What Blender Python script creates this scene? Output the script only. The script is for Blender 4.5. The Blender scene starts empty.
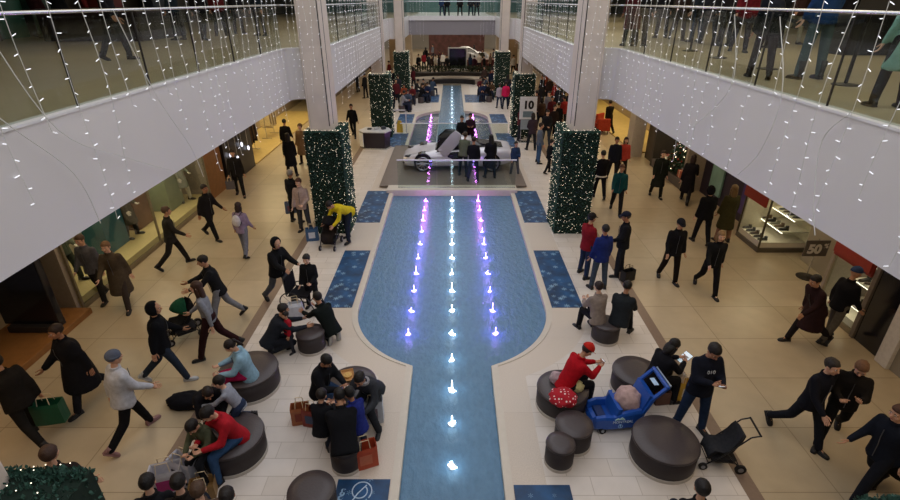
WORLD_S = 1.45; WARM_P = 50; UP_P = 130; FAR_P = 150; EXPO = 0.0
import bpy, bmesh, math, random
from mathutils import Vector, Matrix
random.seed(7)
SC0 = bpy.context.scene.collection
C = bpy.data.collections.new('everything')      # linked to the scene at the very end
R = math.radians
PI = math.pi
H = 6.5                      # eye height above the lower floor

def U(px, py, z=0.0):
    """point of the place seen at this spot of the photograph, at height z"""
    Z = H - z
    d = 559.0*Z/py
    return Vector(((px-452)*d/500.0, d/0.8944-Z/2, z))

# ------------------------------------------------------------------ materials
def lin(h):
    h = h.lstrip('#')
    out = []
    for i in (0, 2, 4):
        c = int(h[i:i+2], 16)/255
        out.append(c/12.92 if c <= .04045 else ((c+.055)/1.055)**2.4)
    return out
_mats = {}
def nt(name):
    m = bpy.data.materials.new(name); m.use_nodes = True
    n = m.node_tree.nodes; l = m.node_tree.links
    return m, n, l, n['Principled BSDF']
def M(hexc, rough=.6, metal=0.0, ns=14.0, amt=.18, bump=0.0, spec=.4, name='paint'):
    key = (hexc, rough, metal, ns, amt, bump, spec)
    if key in _mats: return _mats[key]
    m, n, l, b = nt(name)
    c = lin(hexc)
    tc = n.new('ShaderNodeTexCoord'); no = n.new('ShaderNodeTexNoise'); no.inputs['Scale'].default_value = ns
    no.inputs['Detail'].default_value = 3
    l.new(tc.outputs['Object'], no.inputs['Vector'])
    mx = n.new('ShaderNodeMix'); mx.data_type = 'RGBA'
    mx.inputs['A'].default_value = (*[x*(1-amt) for x in c], 1)
    mx.inputs['B'].default_value = (*[min(1, x*(1+amt)) for x in c], 1)
    l.new(no.outputs['Fac'], mx.inputs['Factor']); l.new(mx.outputs['Result'], b.inputs['Base Color'])
    b.inputs['Roughness'].default_value = rough; b.inputs['Metallic'].default_value = metal
    b.inputs['Specular IOR Level'].default_value = spec
    if bump:
        bp = n.new('ShaderNodeBump'); bp.inputs['Strength'].default_value = bump; bp.inputs['Distance'].default_value = .02
        l.new(no.outputs['Fac'], bp.inputs['Height']); l.new(bp.outputs['Normal'], b.inputs['Normal'])
    _mats[key] = m
    return m
def cloth(h): return M(h, .9, 0, 16, .35, .35, .15, 'cloth')
def EM(hexc, s, name='lamp'):
    key = ('em', hexc, s)
    if key in _mats: return _mats[key]
    m, n, l, b = nt(name)
    b.inputs['Base Color'].default_value = (.8, .8, .8, 1)
    b.inputs['Emission Color'].default_value = (*lin(hexc), 1); b.inputs['Emission Strength'].default_value = s
    _mats[key] = m
    return m
def glass_mat(name, tint, gloss=.12, rough=.02):
    m = bpy.data.materials.new(name); m.use_nodes = True
    n = m.node_tree.nodes; l = m.node_tree.links; n.clear()
    o = n.new('ShaderNodeOutputMaterial'); t = n.new('ShaderNodeBsdfTransparent'); g = n.new('ShaderNodeBsdfGlossy')
    t.inputs['Color'].default_value = (*tint, 1); g.inputs['Roughness'].default_value = rough
    lw = n.new('ShaderNodeLayerWeight'); lw.inputs['Blend'].default_value = .5
    pw = n.new('ShaderNodeMath'); pw.operation = 'POWER'; pw.inputs[1].default_value = 4; l.new(lw.outputs['Facing'], pw.inputs[0])
    mr = n.new('ShaderNodeMapRange'); mr.inputs['To Min'].default_value = .03; mr.inputs['To Max'].default_value = .5; l.new(pw.outputs[0], mr.inputs['Value'])
    mx = n.new('ShaderNodeMixShader'); l.new(mr.outputs[0], mx.inputs[0]); l.new(t.outputs[0], mx.inputs[1]); l.new(g.outputs[0], mx.inputs[2])
    l.new(mx.outputs[0], o.inputs['Surface'])
    return m
GLASS = glass_mat('balustrade_glass', (.86, .90, .87))
SHOPGLASS = glass_mat('shop_glass', (.93, .96, .95))
def tile_mat(name, c1, c2, mortar, w, h, off=.5, rough=.35, msize=.006, speck=0, rot=0.0):
    m, n, l, b = nt(name)
    tc = n.new('ShaderNodeTexCoord'); mp = n.new('ShaderNodeMapping'); mp.inputs['Rotation'].default_value = (0, 0, rot)
    l.new(tc.outputs['Object'], mp.inputs['Vector'])
    br = n.new('ShaderNodeTexBrick'); br.offset = off
    br.inputs['Color1'].default_value = (*lin(c1), 1); br.inputs['Color2'].default_value = (*lin(c2), 1); br.inputs['Mortar'].default_value = (*lin(mortar), 1)
    br.inputs['Scale'].default_value = 1; br.inputs['Mortar Size'].default_value = msize
    br.inputs['Brick Width'].default_value = w; br.inputs['Row Height'].default_value = h
    l.new(mp.outputs[0], br.inputs['Vector'])
    no = n.new('ShaderNodeTexNoise'); no.inputs['Scale'].default_value = 60 if speck else 3; no.inputs['Detail'].default_value = 4
    l.new(tc.outputs['Object'], no.inputs['Vector'])
    rp = n.new('ShaderNodeMapRange'); rp.inputs['To Min'].default_value = .72 if speck else .86; rp.inputs['To Max'].default_value = 1.25 if speck else 1.1
    l.new(no.outputs['Fac'], rp.inputs['Value'])
    mx = n.new('ShaderNodeMix'); mx.data_type = 'RGBA'; mx.blend_type = 'MULTIPLY'; mx.inputs['Factor'].default_value = 1
    l.new(br.outputs['Color'], mx.inputs['A']); l.new(rp.outputs[0], mx.inputs['B'])
    l.new(mx.outputs['Result'], b.inputs['Base Color']); b.inputs['Roughness'].default_value = rough
    return m

# ------------------------------------------------------------------ mesh helpers
def box(bm, x0, x1, y0, y1, z0, z1, bev=0, M4=None):
    vs = [bm.verts.new((x, y, z)) for x in (x0, x1) for y in (y0, y1) for z in (z0, z1)]
    fs = []
    for q in ((0,1,3,2),(4,6,7,5),(0,4,5,1),(2,3,7,6),(0,2,6,4),(1,5,7,3)):
        fs.append(bm.faces.new([vs[i] for i in q]))
    if bev:
        es = list({e for f in fs for e in f.edges})
        r = bmesh.ops.bevel(bm, geom=es, offset=bev, segments=2, affect='EDGES', profile=.5)
        vs = list({v for f in r['faces'] for v in f.verts} | {v for v in vs if v.is_valid})
    if M4 is not None:
        bmesh.ops.transform(bm, matrix=M4, verts=vs)
    return vs
def cyl(bm, p0, p1, r0, r1=None, n=10, cap=True):
    p0 = Vector(p0); p1 = Vector(p1); r1 = r0 if r1 is None else r1
    ax = (p1-p0)
    if ax.length < 1e-6: return
    q = ax.to_track_quat('Z', 'Y').to_matrix()
    a = [bm.verts.new(p0+q@Vector((r0*math.cos(2*PI*i/n), r0*math.sin(2*PI*i/n), 0))) for i in range(n)]
    b = [bm.verts.new(p1+q@Vector((r1*math.cos(2*PI*i/n), r1*math.sin(2*PI*i/n), 0))) for i in range(n)]
    for i in range(n): bm.faces.new((a[i], a[(i+1) % n], b[(i+1) % n], b[i]))
    if cap: bm.faces.new(a[::-1]); bm.faces.new(b)
def tube(bm, pts, r, n=6):
    for a, b in zip(pts[:-1], pts[1:]): cyl(bm, a, b, r, n=n)
def ball(bm, c, r, seg=10, rings=7, rot=None):
    """ellipsoid, r = 3 radii"""
    if not hasattr(r, '__len__'): r = (r, r, r)
    m = Matrix.Translation(Vector(c)) @ ((rot.to_4x4()) if rot is not None else Matrix()) @ Matrix.Diagonal((*r, 1))
    return bmesh.ops.create_uvsphere(bm, u_segments=seg, v_segments=rings, radius=1, matrix=m)['verts']
def ring_loft(bm, rings, closed=True):
    vs = [[bm.verts.new(p) for p in r] for r in rings]
    n = len(vs[0])
    for a, b in zip(vs[:-1], vs[1:]):
        for i in range(n): bm.faces.new((a[i], a[(i+1) % n], b[(i+1) % n], b[i]))
    if closed: bm.faces.new(vs[0][::-1]); bm.faces.new(vs[-1])
    return vs
def lathe(bm, prof, n=28, c=(0, 0, 0)):
    rings = [[Vector((c[0]+r*math.cos(2*PI*i/n), c[1]+r*math.sin(2*PI*i/n), c[2]+z)) for i in range(n)] for r, z in prof]
    return ring_loft(bm, rings)
def prism(bm, pts, y0, y1):
    """outline in x,z extruded along y"""
    a = [bm.verts.new((x, y0, z)) for x, z in pts]; b = [bm.verts.new((x, y1, z)) for x, z in pts]
    n = len(pts)
    for i in range(n): bm.faces.new((a[i], a[(i+1) % n], b[(i+1) % n], b[i]))
    bm.faces.new(a[::-1]); bm.faces.new(b)
def NB(): return bmesh.new()
def mesh_of(bm, name='mesh', smooth=False):
    bmesh.ops.recalc_face_normals(bm, faces=bm.faces[:])
    me = bpy.data.meshes.new(name); bm.to_mesh(me); bm.free()
    if smooth: me.shade_smooth()
    return me
def put(name, me, mats=None, parent=None, loc=(0, 0, 0), rz=0.0, mat4=None):
    if isinstance(me, bmesh.types.BMesh): me = mesh_of(me, name)
    o = bpy.data.objects.new(name, me); C.objects.link(o)
    if mats is not None:
        if not isinstance(mats, (list, tuple)): mats = [mats]
        if not me.materials:
            for m in mats: me.materials.append(m)
        else:
            for i, m in enumerate(mats):
                o.material_slots[i].link = 'OBJECT'; o.material_slots[i].material = m
    if parent: o.parent = parent
    if mat4 is not None: o.matrix_local = mat4
    else: o.location = loc; o.rotation_euler = (0, 0, rz)
    return o
def S(name, bm, mats, smooth=False):
    o = put(name, mesh_of(bm, name, smooth), mats); o['kind'] = 'structure'; return o
def tag(o, label, cat, group=None, kind=None):
    o['label'] = label; o['category'] = cat
    if group: o['group'] = group
    if kind: o['kind'] = kind
    return o
def E(name, loc, rz, label, cat, group=None):
    o = bpy.data.objects.new(name, None); C.objects.link(o); o.location = loc; o.rotation_euler = (0, 0, rz)
    o.empty_display_size = .1
    return tag(o, label, cat, group)
def dup(o, loc, rz=None, label=None, group=None):
    def cp(s, par):
        c = s.copy(); C.objects.link(c)
        if par: c.parent = par
        for ch in kids.get(s.name, []): cp(ch, c)
        return c
    kids = {}
    for q in [o]+list(o.children_recursive):
        kids[q.name] = list(q.children)
    r = cp(o, None); r.location = loc
    if rz is not None: r.rotation_euler = (0, 0, rz)
    if label: r['label'] = label
    if group: r['group'] = group
    return r
# ------------------------------------------------------------------ the setting
def lerp(a, b, t): return a+(b-a)*t
def wpool(y):
    """half width of the water at distance y"""
    w = .78
    if 7.5 < y < 10: w = max(w, 2.2*math.sqrt(max(0, 1-((10-y)/2.3)**2)))
    elif 10 <= y <= 31.2: w = 2.2
    elif 31.2 < y < 33.6: w = max(w, 2.2*math.sqrt(max(0, 1-((y-31.2)/2.3)**2)))
    return w
def wring(y):
    w = 1.42
    if 7.0 < y < 10: w = max(w, 3.1*math.sqrt(max(0, 1-((10-y)/2.75)**2)))
    elif 10 <= y <= 31.2: w = 3.1
    elif 31.2 < y < 34.2: w = max(w, 3.1*math.sqrt(max(0, 1-((y-31.2)/2.75)**2)))
    return w
YS = [-4, 0, 3, 6, 7]+[7.0+i*.06 for i in range(1, 51)]+[10.3+i for i in range(0, 21)]+[31.2+i*.08 for i in range(0, 40)]+[35, 38, 41, 45]
YS = sorted(set(round(y, 3) for y in YS))
m_inner = tile_mat('cream_paving', '#d8d0c8', '#cfc6bc', '#b3a89c', .70, .33, .5, .38, .005)
m_outer = tile_mat('warm_stone_tiles', '#b8a88e', '#ad9d81', '#8f8168', 1.9, 1.25, .0, .33, .008)
m_ring = tile_mat('speckled_granite', '#cfc3b5', '#cabdae', '#bbad9d', 3.0, 2.2, .5, .4, .003, speck=1)
m_strip = M('#7d6a5c', .4, 0, 20, .15, name='brown_stone')
m_kerb = M('#cdc4b6', .4, 0, 8, .08, name='kerb_stone')
def band(name, fa, fb, mat, z=0.0):
    bm = NB()
    for s in (-1, 1):
        a = [bm.verts.new((s*fa(y), y, z)) for y in YS]; b = [bm.verts.new((s*fb(y), y, z)) for y in YS]
        for i in range(len(YS)-1):
            f = bm.faces.new((a[i], b[i], b[i+1], a[i+1]))
    o = S(name, bm, mat)
    return o
band('floor', lambda y: wpool(y)+.10, wring, m_ring)
band('floor', wring, lambda y: 4.33, m_inner)
band('trim_1', lambda y: 4.33, lambda y: 4.55, m_strip)
band('floor', lambda y: 4.55, lambda y: 17.0, m_outer)
bm = NB(); box(bm, -17, 17, 45, 95, -.2, 0); S('floor', bm, m_outer)
bm = NB(); box(bm, -4.4, 4.4, -4, 45, -.7, -.5); S('floor', bm, m_kerb)
# kerb round the water
bm = NB()
for s in (-1, 1):
    rows = []
    for y in YS:
        w = wpool(y)
        rows.append([bm.verts.new(p) for p in ((s*w, y, -.45), (s*w, y, .014), (s*(w+.13), y, .014), (s*(w+.13), y, -.02))])
    for a, b in zip(rows[:-1], rows[1:]):
        for i in range(3): bm.faces.new((a[i], a[i+1], b[i+1], b[i]))
S('trim_2', bm, m_kerb)
# water
def water(name, base, scale, bump):
    m, n, l, b = nt(name)
    tc = n.new('ShaderNodeTexCoord'); mp = n.new('ShaderNodeMapping'); mp.inputs['Scale'].default_value = (1, .6, 1)
    l.new(tc.outputs['Object'], mp.inputs['Vector'])
    no = n.new('ShaderNodeTexNoise'); no.inputs['Scale'].default_value = scale; no.inputs['Detail'].default_value = 5; no.inputs['Roughness'].default_value = .6
    l.new(mp.outputs[0], no.inputs['Vector'])
    bp = n.new('ShaderNodeBump'); bp.inputs['Strength'].default_value = bump; bp.inputs['Distance'].default_value = .06
    l.new(no.outputs['Fac'], bp.inputs['Height']); l.new(bp.outputs['Normal'], b.inputs['Normal'])
    rp = n.new('ShaderNodeMix'); rp.data_type = 'RGBA'
    c = lin(base); rp.inputs['A'].default_value = (*[x*.72 for x in c], 1); rp.inputs['B'].default_value = (*[x*1.25 for x in c], 1)
    l.new(no.outputs['Fac'], rp.inputs['Factor']); l.new(rp.outputs['Result'], b.inputs['Base Color'])
    b.inputs['Roughness'].default_value = .12; b.inputs['IOR'].default_value = 1.33
    return m
m_water = water('pool_water', '#5c7f9c', 9, .5)
m_water_dark = water('still_pool_water', '#3e566c', 5, .3)
def waterstrip(y0, y1, fin, fout, z, mat, sides=(-1, 1)):
    bm = NB()
    ys = [y0]+[y for y in YS if y0 < y < y1]+[y1]
    for s in sides:
        a = [bm.verts.new((s*fin(y), y, z)) for y in ys]; b = [bm.verts.new((s*fout(y), y, z)) for y in ys]
        for i in range(len(ys)-1): bm.faces.new((a[i], b[i], b[i+1], a[i+1]))
    return bm
tag(put('pool_water', waterstrip(-4, 20, lambda y: 0, wpool, -.10, m_water), m_water), 'rippling blue water of the near pool and its straight channel', 'water', kind='stuff')
tag(put('channel_water', waterstrip(20, 45.2, lambda y: 0, lambda y: .78, -.10, m_water), m_water), 'pale blue water of the straight channel beyond the car', 'water', kind='stuff')
tag(put('pool_water', waterstrip(20, 33.7, lambda y: .84, lambda y: max(.85, wpool(y)), -.16, m_water_dark), m_water_dark), 'dark still water on both sides of the channel beyond the car', 'water', kind='stuff')
bm = NB()
for s in (-1, 1): box(bm, min(s*.78, s*.84), max(s*.78, s*.84), 23, 33.4, -.5, -.085)
S('trim_3', bm, M('#6f8694', .4, name='channel_wall'))
# ------------- balconies
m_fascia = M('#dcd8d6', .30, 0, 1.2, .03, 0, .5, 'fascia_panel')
m_cap = M('#e4e2e2', .3, 0, 5, .03, name='cap_rail')
m_pillar = tile_mat('pillar_stone', '#ddd1c6', '#d9ccc0', '#bdb0a4', 4.0, 1.2, .0, .45, .006)
m_dark = M('#2c2a2b', .5, name='dark_joint')
m_steel = M('#c9cdd0', .25, .9, 30, .04, name='brushed_steel')
m_upfloor = tile_mat('upper_floor_tiles', '#b3a68c', '#a89b80', '#93876c', 1.4, 1.0, .0, .28, .006)
PY = [2.0, 14.26, 26.4, 38.5]      # front faces of the pillar pairs
PX0, PX1 = 3.43, 4.05
BZ0, BZ1 = 4.0, 5.35
def arc(cx, cy, r, a0, a1, n=6): return [(cx+r*math.cos(R(lerp(a0, a1, i/n))), cy+r*math.sin(R(lerp(a0, a1, i/n)))) for i in range(n+1)]
def recess(y0, y1):
    """wall line of a set-back balcony, from pillar back to next pillar front"""
    return [(PX1, y0), (4.25, y0)]+arc(4.25, y0+.22, .22, -90, 0)[1:]+arc(4.27, y1-.2, .2, 0, 90)+[(PX1, y1)]
paths = []
for s in (-1, 1):
    paths.append((s, 1, [(x*s, y) for x, y in recess(2.75, 14.5)]))
    paths.append((s, 2, [(3.47*s, 15.2), (3.47*s, 26.5)]))
    paths.append((s, 3, [(x*s, y) for x, y in recess(27.3, 38.7)]))
    paths.append((s, 4, [(3.47*s, 39.4), (3.47*s, 44.0)]))
def wall_along(path, z0, z1, th, s, bm):
    """vertical slab, thickness outward (away from the atrium)"""
    n = len(path); off = []
    for i, p in enumerate(path):
        a = Vector(path[max(0, i-1)]); b = Vector(path[min(n-1, i+1)])
        t = (b-a).normalized(); nn = Vector((t.y, -t.x))*s
        off.append((p[0]+nn.x*th, p[1]+nn.y*th))
    vs = [[bm.verts.new((path[i][0], path[i][1], z0)), bm.verts.new((path[i][0], path[i][1], z1)), bm.verts.new((off[i][0], off[i][1], z1)), bm.verts.new((off[i][0], off[i][1], z0))] for i in range(n)]
    for a, b in zip(vs[:-1], vs[1:]):
        for i in range(4): bm.faces.new((a[i], a[(i+1) % 4], b[(i+1) % 4], b[i]))
    bm.faces.new(vs[0]); bm.faces.new(vs[-1][::-1])
tn = 4
side = {-1: 'left', 1: 'right'}
bayname = {1: 'nearest', 2: 'second', 3: 'third', 4: 'farthest'}
for s, k, p in paths:
    bm = NB(); wall_along(p, BZ0, BZ1-.03, .28, s, bm); S('trim_%d' % tn, bm, m_fascia); tn += 1
    bm = NB(); q = [(x-s*.015, y) for x, y in p]; wall_along(q, BZ1-.03, BZ1, .14, s, bm); S('trim_%d' % tn, bm, m_cap); tn += 1
    t = E('glass_balustrade', (p[0][0], p[0][1], BZ1), 0, f'clear glass balustrade with steel handrail on the {bayname[k]} balcony of the {side[s]} side', 'balustrade')
    def loc(bm_): bmesh.ops.translate(bm_, verts=bm_.verts[:], vec=(-p[0][0], -p[0][1], -BZ1)); return bm_
    # straight stretches: long run split in panels; others one panel
    segs = []
    for a, b in zip(p[:-1], p[1:]):
        L = math.dist(a, b)
        if L > 3:
            n = max(1, round(L/1.72))
            for i in range(n):
                segs.append(((lerp(a[0], b[0], i/n), lerp(a[1], b[1], i/n)), (lerp(a[0], b[0], (i+1)/n), lerp(a[1], b[1], (i+1)/n)), True))
        elif L > .15: segs.append((a, b, False))
        else: segs.append((a, b, False))
    ins = s*.07
    runs = [NB()]; used_ = [False]
    for a, b, big in segs:
        if big:
            if used_[-1]: runs.append(NB()); used_.append(False)
            g = NB(); wall_along([(a[0]+ins, a[1]+.012), (b[0]+ins, b[1]-.012)], BZ1, BZ1+.98, .015, s, g); put('glass_panel', loc(g), GLASS, t)
            pb = NB(); box(pb, a[0]+ins-.004, a[0]+ins+.018, a[1]-.008, a[1]+.008, BZ1, BZ1+1.0); put('post', loc(pb), m_dark, t)
        else:
            wall_along([(a[0]+ins, a[1]), (b[0]+ins, b[1])], BZ1, BZ1+.98, .015, s, runs[-1]); used_[-1] = True
    for cb_, u_ in zip(runs, used_):
        if u_:
            bmesh.ops.remove_doubles(cb_, verts=cb_.verts[:], dist=.02); put('glass_panel', loc(cb_), GLASS, t)
        else: cb_.free()
    r = NB(); tube(r, [Vector((x+ins, y, BZ1+1.03)) for x, y in p], .019, 8); put('handrail', loc(r), m_steel, t)
# upper floor slabs, their ceilings and far walls
for s in (-1, 1):
    bm = NB(); xs = sorted((s*4.6, s*16.3))
    box(bm, xs[0], xs[1], -4, 60, 4.02, 5.30)
    for (a, b) in ((15.0, 26.9), (39.2, 60), (-4, 2.9)):
        xx = sorted((s*3.65, s*4.6)); box(bm, xx[0], xx[1], a, b, 4.02, 5.30)
    for (a, b) in ((2.9, 15.0), (26.9, 39.2)):
        xx = sorted((s*4.5, s*4.6)); box(bm, xx[0], xx[1], a, b, 4.02, 5.30)
    S('floor', bm, m_upfloor)
    bm = NB(); xs = sorted((s*4.6, s*16.5)); box(bm, xs[0], xs[1], -6, 62, 9.4, 9.7); S('ceiling', bm, M('#d8d4cc', .8, name='ceiling_paint'))
# pillars
for i, y in enumerate(PY):
    for s in (-1, 1):
        bm = NB(); xs = sorted((s*PX0, s*PX1)); z0 = 0
        y_ = y if i else (1.74 if s < 0 else 1.5); yb = y_+.95
        box(bm, xs[0], xs[1], y_, yb, z0, 12, .02)
        # recessed vertical joint on the face towards the atrium
        o = S('pillar', bm, m_pillar)
        j = NB(); xx = sorted((s*(PX0+.03), s*(PX0+.055))); box(j, xx[0], xx[1], y_-.006, y_+.01, 3.3, 12)
        box(j, *sorted((s*(PX0-.004), s*(PX0+.01))), y_+.3, y_+.34, 3.3, 12)
        jo = put('joint', j, m_dark, o)
# ------------- bridge across the far end
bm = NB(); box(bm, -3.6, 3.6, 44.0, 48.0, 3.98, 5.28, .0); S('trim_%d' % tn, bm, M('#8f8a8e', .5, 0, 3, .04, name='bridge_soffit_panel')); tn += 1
bm = NB(); box(bm, -3.65, 3.65, 43.9, 43.99, 5.05, 5.36); box(bm, -3.65, 3.65, 43.99, 44.15, 5.285, 5.36); S('trim_%d' % tn, bm, m_cap); tn += 1
t = E('glass_balustrade', (0, 44, 5.36), 0, 'greenish glass balustrade along the far bridge over the atrium', 'balustrade')
for i in range(5):
    g = NB(); box(g, -3.4+i*1.36+.02, -3.4+(i+1)*1.36-.02, .05, .07, 0, 1.0); put('glass_panel', g, GLASS, t)
g = NB(); cyl(g, (-3.5, .06, 1.04), (3.5, .06, 1.04), .03); put('handrail', g, m_steel, t)
# outer walls, lower level (x = +-8.7) and upper level (x = +-12)
m_wall_l = M('#5e5648', .6, 0, 2, .1, name='shopfront_wall')
m_wall_up = M('#39352f', .6, 0, 1.5, .3, name='upper_shop_wall')
for s in (-1, 1):
    bm = NB(); box(bm, *sorted((s*10.8, s*11)), -4, 60, 0, 4.0); S('wall_'+side[s], bm, M('#a3937a', .6, 0, 1.5, .15, name='shop_back_wall'))
    bm = NB(); box(bm, *sorted((s*16, s*16.2)), -6, 62, 5.3, 9.6); S('wall_'+side[s], bm, m_wall_up)
bm = NB(); box(bm, -17, 17, 80, 80.3, 0, 12); S('wall_back', bm, M('#8d8577', .7, 0, .4, .3, name='far_wall'))
bm = NB(); box(bm, -16, 16, 60, 60.3, 5.3, 12); S('wall_back', bm, M('#5f7d7a', .7, 0, .4, .3, name='far_upper_wall'))
bm = NB(); box(bm, -14, 14, 48, 80, 4.9, 5.2); S('ceiling', bm, M('#c9c4ba', .8, name='ceiling_paint_far'))
bm = NB(); box(bm, -16, 16, -6.3, -6, 0, 12); S('wall_front', bm, m_wall_l)
bm = NB(); box(bm, -4.6, 4.6, -6, -.35, 4.02, 5.3); S('floor', bm, m_upfloor)

# ------------------------------------------------------------------ light
w = bpy.data.worlds.new('overcast_sky'); bpy.context.scene.world = w; w.use_nodes = True
wb = w.node_tree.nodes['Background']
tcw = w.node_tree.nodes.new('ShaderNodeTexCoord'); nz = w.node_tree.nodes.new('ShaderNodeTexNoise'); nz.inputs['Scale'].default_value = 2.0
mxw = w.node_tree.nodes.new('ShaderNodeMix'); mxw.data_type = 'RGBA'
mxw.inputs['A'].default_value = (.84, .86, .96, 1); mxw.inputs['B'].default_value = (1.0, .98, .98, 1)
w.node_tree.links.new(tcw.outputs['Generated'], nz.inputs['Vector']); w.node_tree.links.new(nz.outputs['Fac'], mxw.inputs['Factor'])
w.node_tree.links.new(mxw.outputs['Result'], wb.inputs['Color']); wb.inputs['Strength'].default_value = WORLD_S
def area(loc, sx, sy, power, col, name='ceiling_light', rot=(0, 0, 0)):
    L = bpy.data.lights.new(name, 'AREA'); L.shape = 'RECTANGLE'; L.size = sx; L.size_y = sy; L.energy = power; L.color = col
    o = bpy.data.objects.new(name, L); C.objects.link(o); o.location = loc; o.rotation_euler = rot
    return o
for s in (-1, 1):
    for y in (4, 10, 16, 22, 29, 37, 46, 56):
        area((s*6.9, y, 3.97), 2.6, 3.5, WARM_P, (1, .74, .45))
    for y in (5, 13, 21, 30, 40):
        area((s*8.2, y, 9.35), 3.0, 4.0, UP_P*(.45 if s < 0 else 1), (1, .84, .58))
for x in (-3, 3):
    for y in (52, 62, 72): area((x, y, 4.85), 3, 3, FAR_P, (1, .86, .68))
cam = bpy.data.cameras.new('camera'); co = bpy.data.objects.new('camera', cam); C.objects.link(co)
co.location = (0, 0, H); co.rotation_euler = (R(90-26.565), 0, 0)
cam.sensor_width = 36; cam.lens = 36*500/900; cam.shift_x = -2/900.0; cam.clip_end = 300; cam.clip_start = .05
bpy.context.scene.camera = co
vs = bpy.context.scene.view_settings
vs.view_transform = 'Standard'; vs.look = 'None'; vs.exposure = EXPO; vs.gamma = 1; vs.use_curve_mapping = False
# ------------------------------------------------------------------ people
def Rx(a): return Matrix.Rotation(R(a), 3, 'X')
def Ry(a): return Matrix.Rotation(R(a), 3, 'Y')
def Rz(a): return Matrix.Rotation(R(a), 3, 'Z')
def capsule(bm, p0, p1, r0, r1, n=10):
    cyl(bm, p0, p1, r0, r1, n=n); ball(bm, p0, r0, n, 6); ball(bm, p1, r1, n, 6)
_tmp = bpy.data.objects.new('tmp_remesh', bpy.data.meshes.new('tmp')); SC0.objects.link(_tmp)
_rm = _tmp.modifiers.new('r', 'REMESH'); _rm.mode = 'VOXEL'; _rm.use_smooth_shade = True
_sm = _tmp.modifiers.new('s', 'SMOOTH'); _sm.factor = .5; _sm.iterations = 3
def fuse(bm, vox):
    """one continuous skin round all the pieces"""
    me = bpy.data.meshes.new('fused'); bm.to_mesh(me); bm.free()
    old = _tmp.data; _tmp.data = me; _rm.voxel_size = vox
    dg = bpy.context.evaluated_depsgraph_get(); dg.update()
    out = bpy.data.meshes.new_from_object(_tmp.evaluated_get(dg))
    _tmp.data = old; bpy.data.meshes.remove(me)
    return out
# --- head: skull, jaw, nose, ears, eyes, brows, mouth (material 0 skin, 1 dark, 2 lips, 3 white)
def head_mesh():
    bm = NB()
    ball(bm, (0, -.008, .02), (.076, .094, .098), 20, 14); ball(bm, (0, .022, -.045), (.056, .066, .068), 16, 10)
    ball(bm, (0, .05, -.085), (.03, .03, .026), 10, 8)
    cyl(bm, (0, .082, .012), (0, .110, -.022), .008, .015, 8); ball(bm, (0, .104, -.024), (.017, .013, .011), 8, 6)
    for s in (-1, 1):
        ball(bm, (s*.077, -.006, -.008), (.010, .020, .032), 8, 6); ball(bm, (s*.045, .058, -.025), (.024, .024, .022), 10, 7)
        ball(bm, (s*.032, .078, .026), (.024, .012, .008), 8, 6)
    me = fuse(bm, .0075)
    b2 = NB(); b2.from_mesh(me)
    n0 = len(b2.faces)
    def add(fn, mi):
        k = len(b2.faces); fn(); b2.faces.ensure_lookup_table()
        for f in b2.faces[k:]: f.material_index = mi
    for s in (-1, 1):
        add(lambda: ball(b2, (s*.030, .079, .008), (.014, .008, .008), 8, 6), 3)
        add(lambda: ball(b2, (s*.030, .086, .008), (.006, .003, .006), 8, 6), 1)
        add(lambda: ball(b2, (s*.031, .088, .029), (.019, .006, .004), 8, 5), 1)
    add(lambda: ball(b2, (0, .086, -.056), (.023, .007, .0045), 8, 5), 2); add(lambda: ball(b2, (0, .084, -.064), (.019, .008, .005), 8, 5), 2)
    b2.to_mesh(me); b2.free(); me.shade_smooth(); return me
HEAD = head_mesh()
# --- hand: palm, four unequal bent fingers and a thumb; wrist at origin, fingers towards -z, palm faces +y, thumb on the side +x
def hand_mesh(curl):
    bm = NB()
    ring_loft(bm, [[Vector((x*math.cos(a)*1.0, y*math.sin(a), z)) for a in [2*PI*i/10 for i in range(10)]] for x, y, z in ((.026, .019, .01), (.030, .018, -.02), (.041, .016, -.06), (.040, .014, -.088), (.034, .010, -.096))])
    for fx, L in ((.030, .072), (.011, .082), (-.009, .076), (-.028, .060)):
        p = Vector((fx, 0, -.088)); d = 8+curl*.45; pr = .0092
        for seg, k in ((L*.46, 1), (L*.31, .9), (L*.25, .8)):
            q = p+Vector((fx*.12*k*seg/.04*.3, math.sin(R(d))*seg, -math.cos(R(d))*seg)); cyl(bm, p, q, pr, pr*.88, 7); ball(bm, q, pr*.88, 7, 5)
            p = q; pr *= .88; d += curl
    p = Vector((.030, .004, -.028)); pr = .012
    for v in ((.026, .014, -.026), (.010, .014, -.030), (.000, .012, -.022)):
        q = p+Vector(v); cyl(bm, p, q, pr, pr*.85, 7); ball(bm, q, pr*.85, 7, 5); p = q; pr *= .85
    return mesh_of(bm, 'hand', True)
HAND = {0: hand_mesh(16), 1: hand_mesh(52)}
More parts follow.
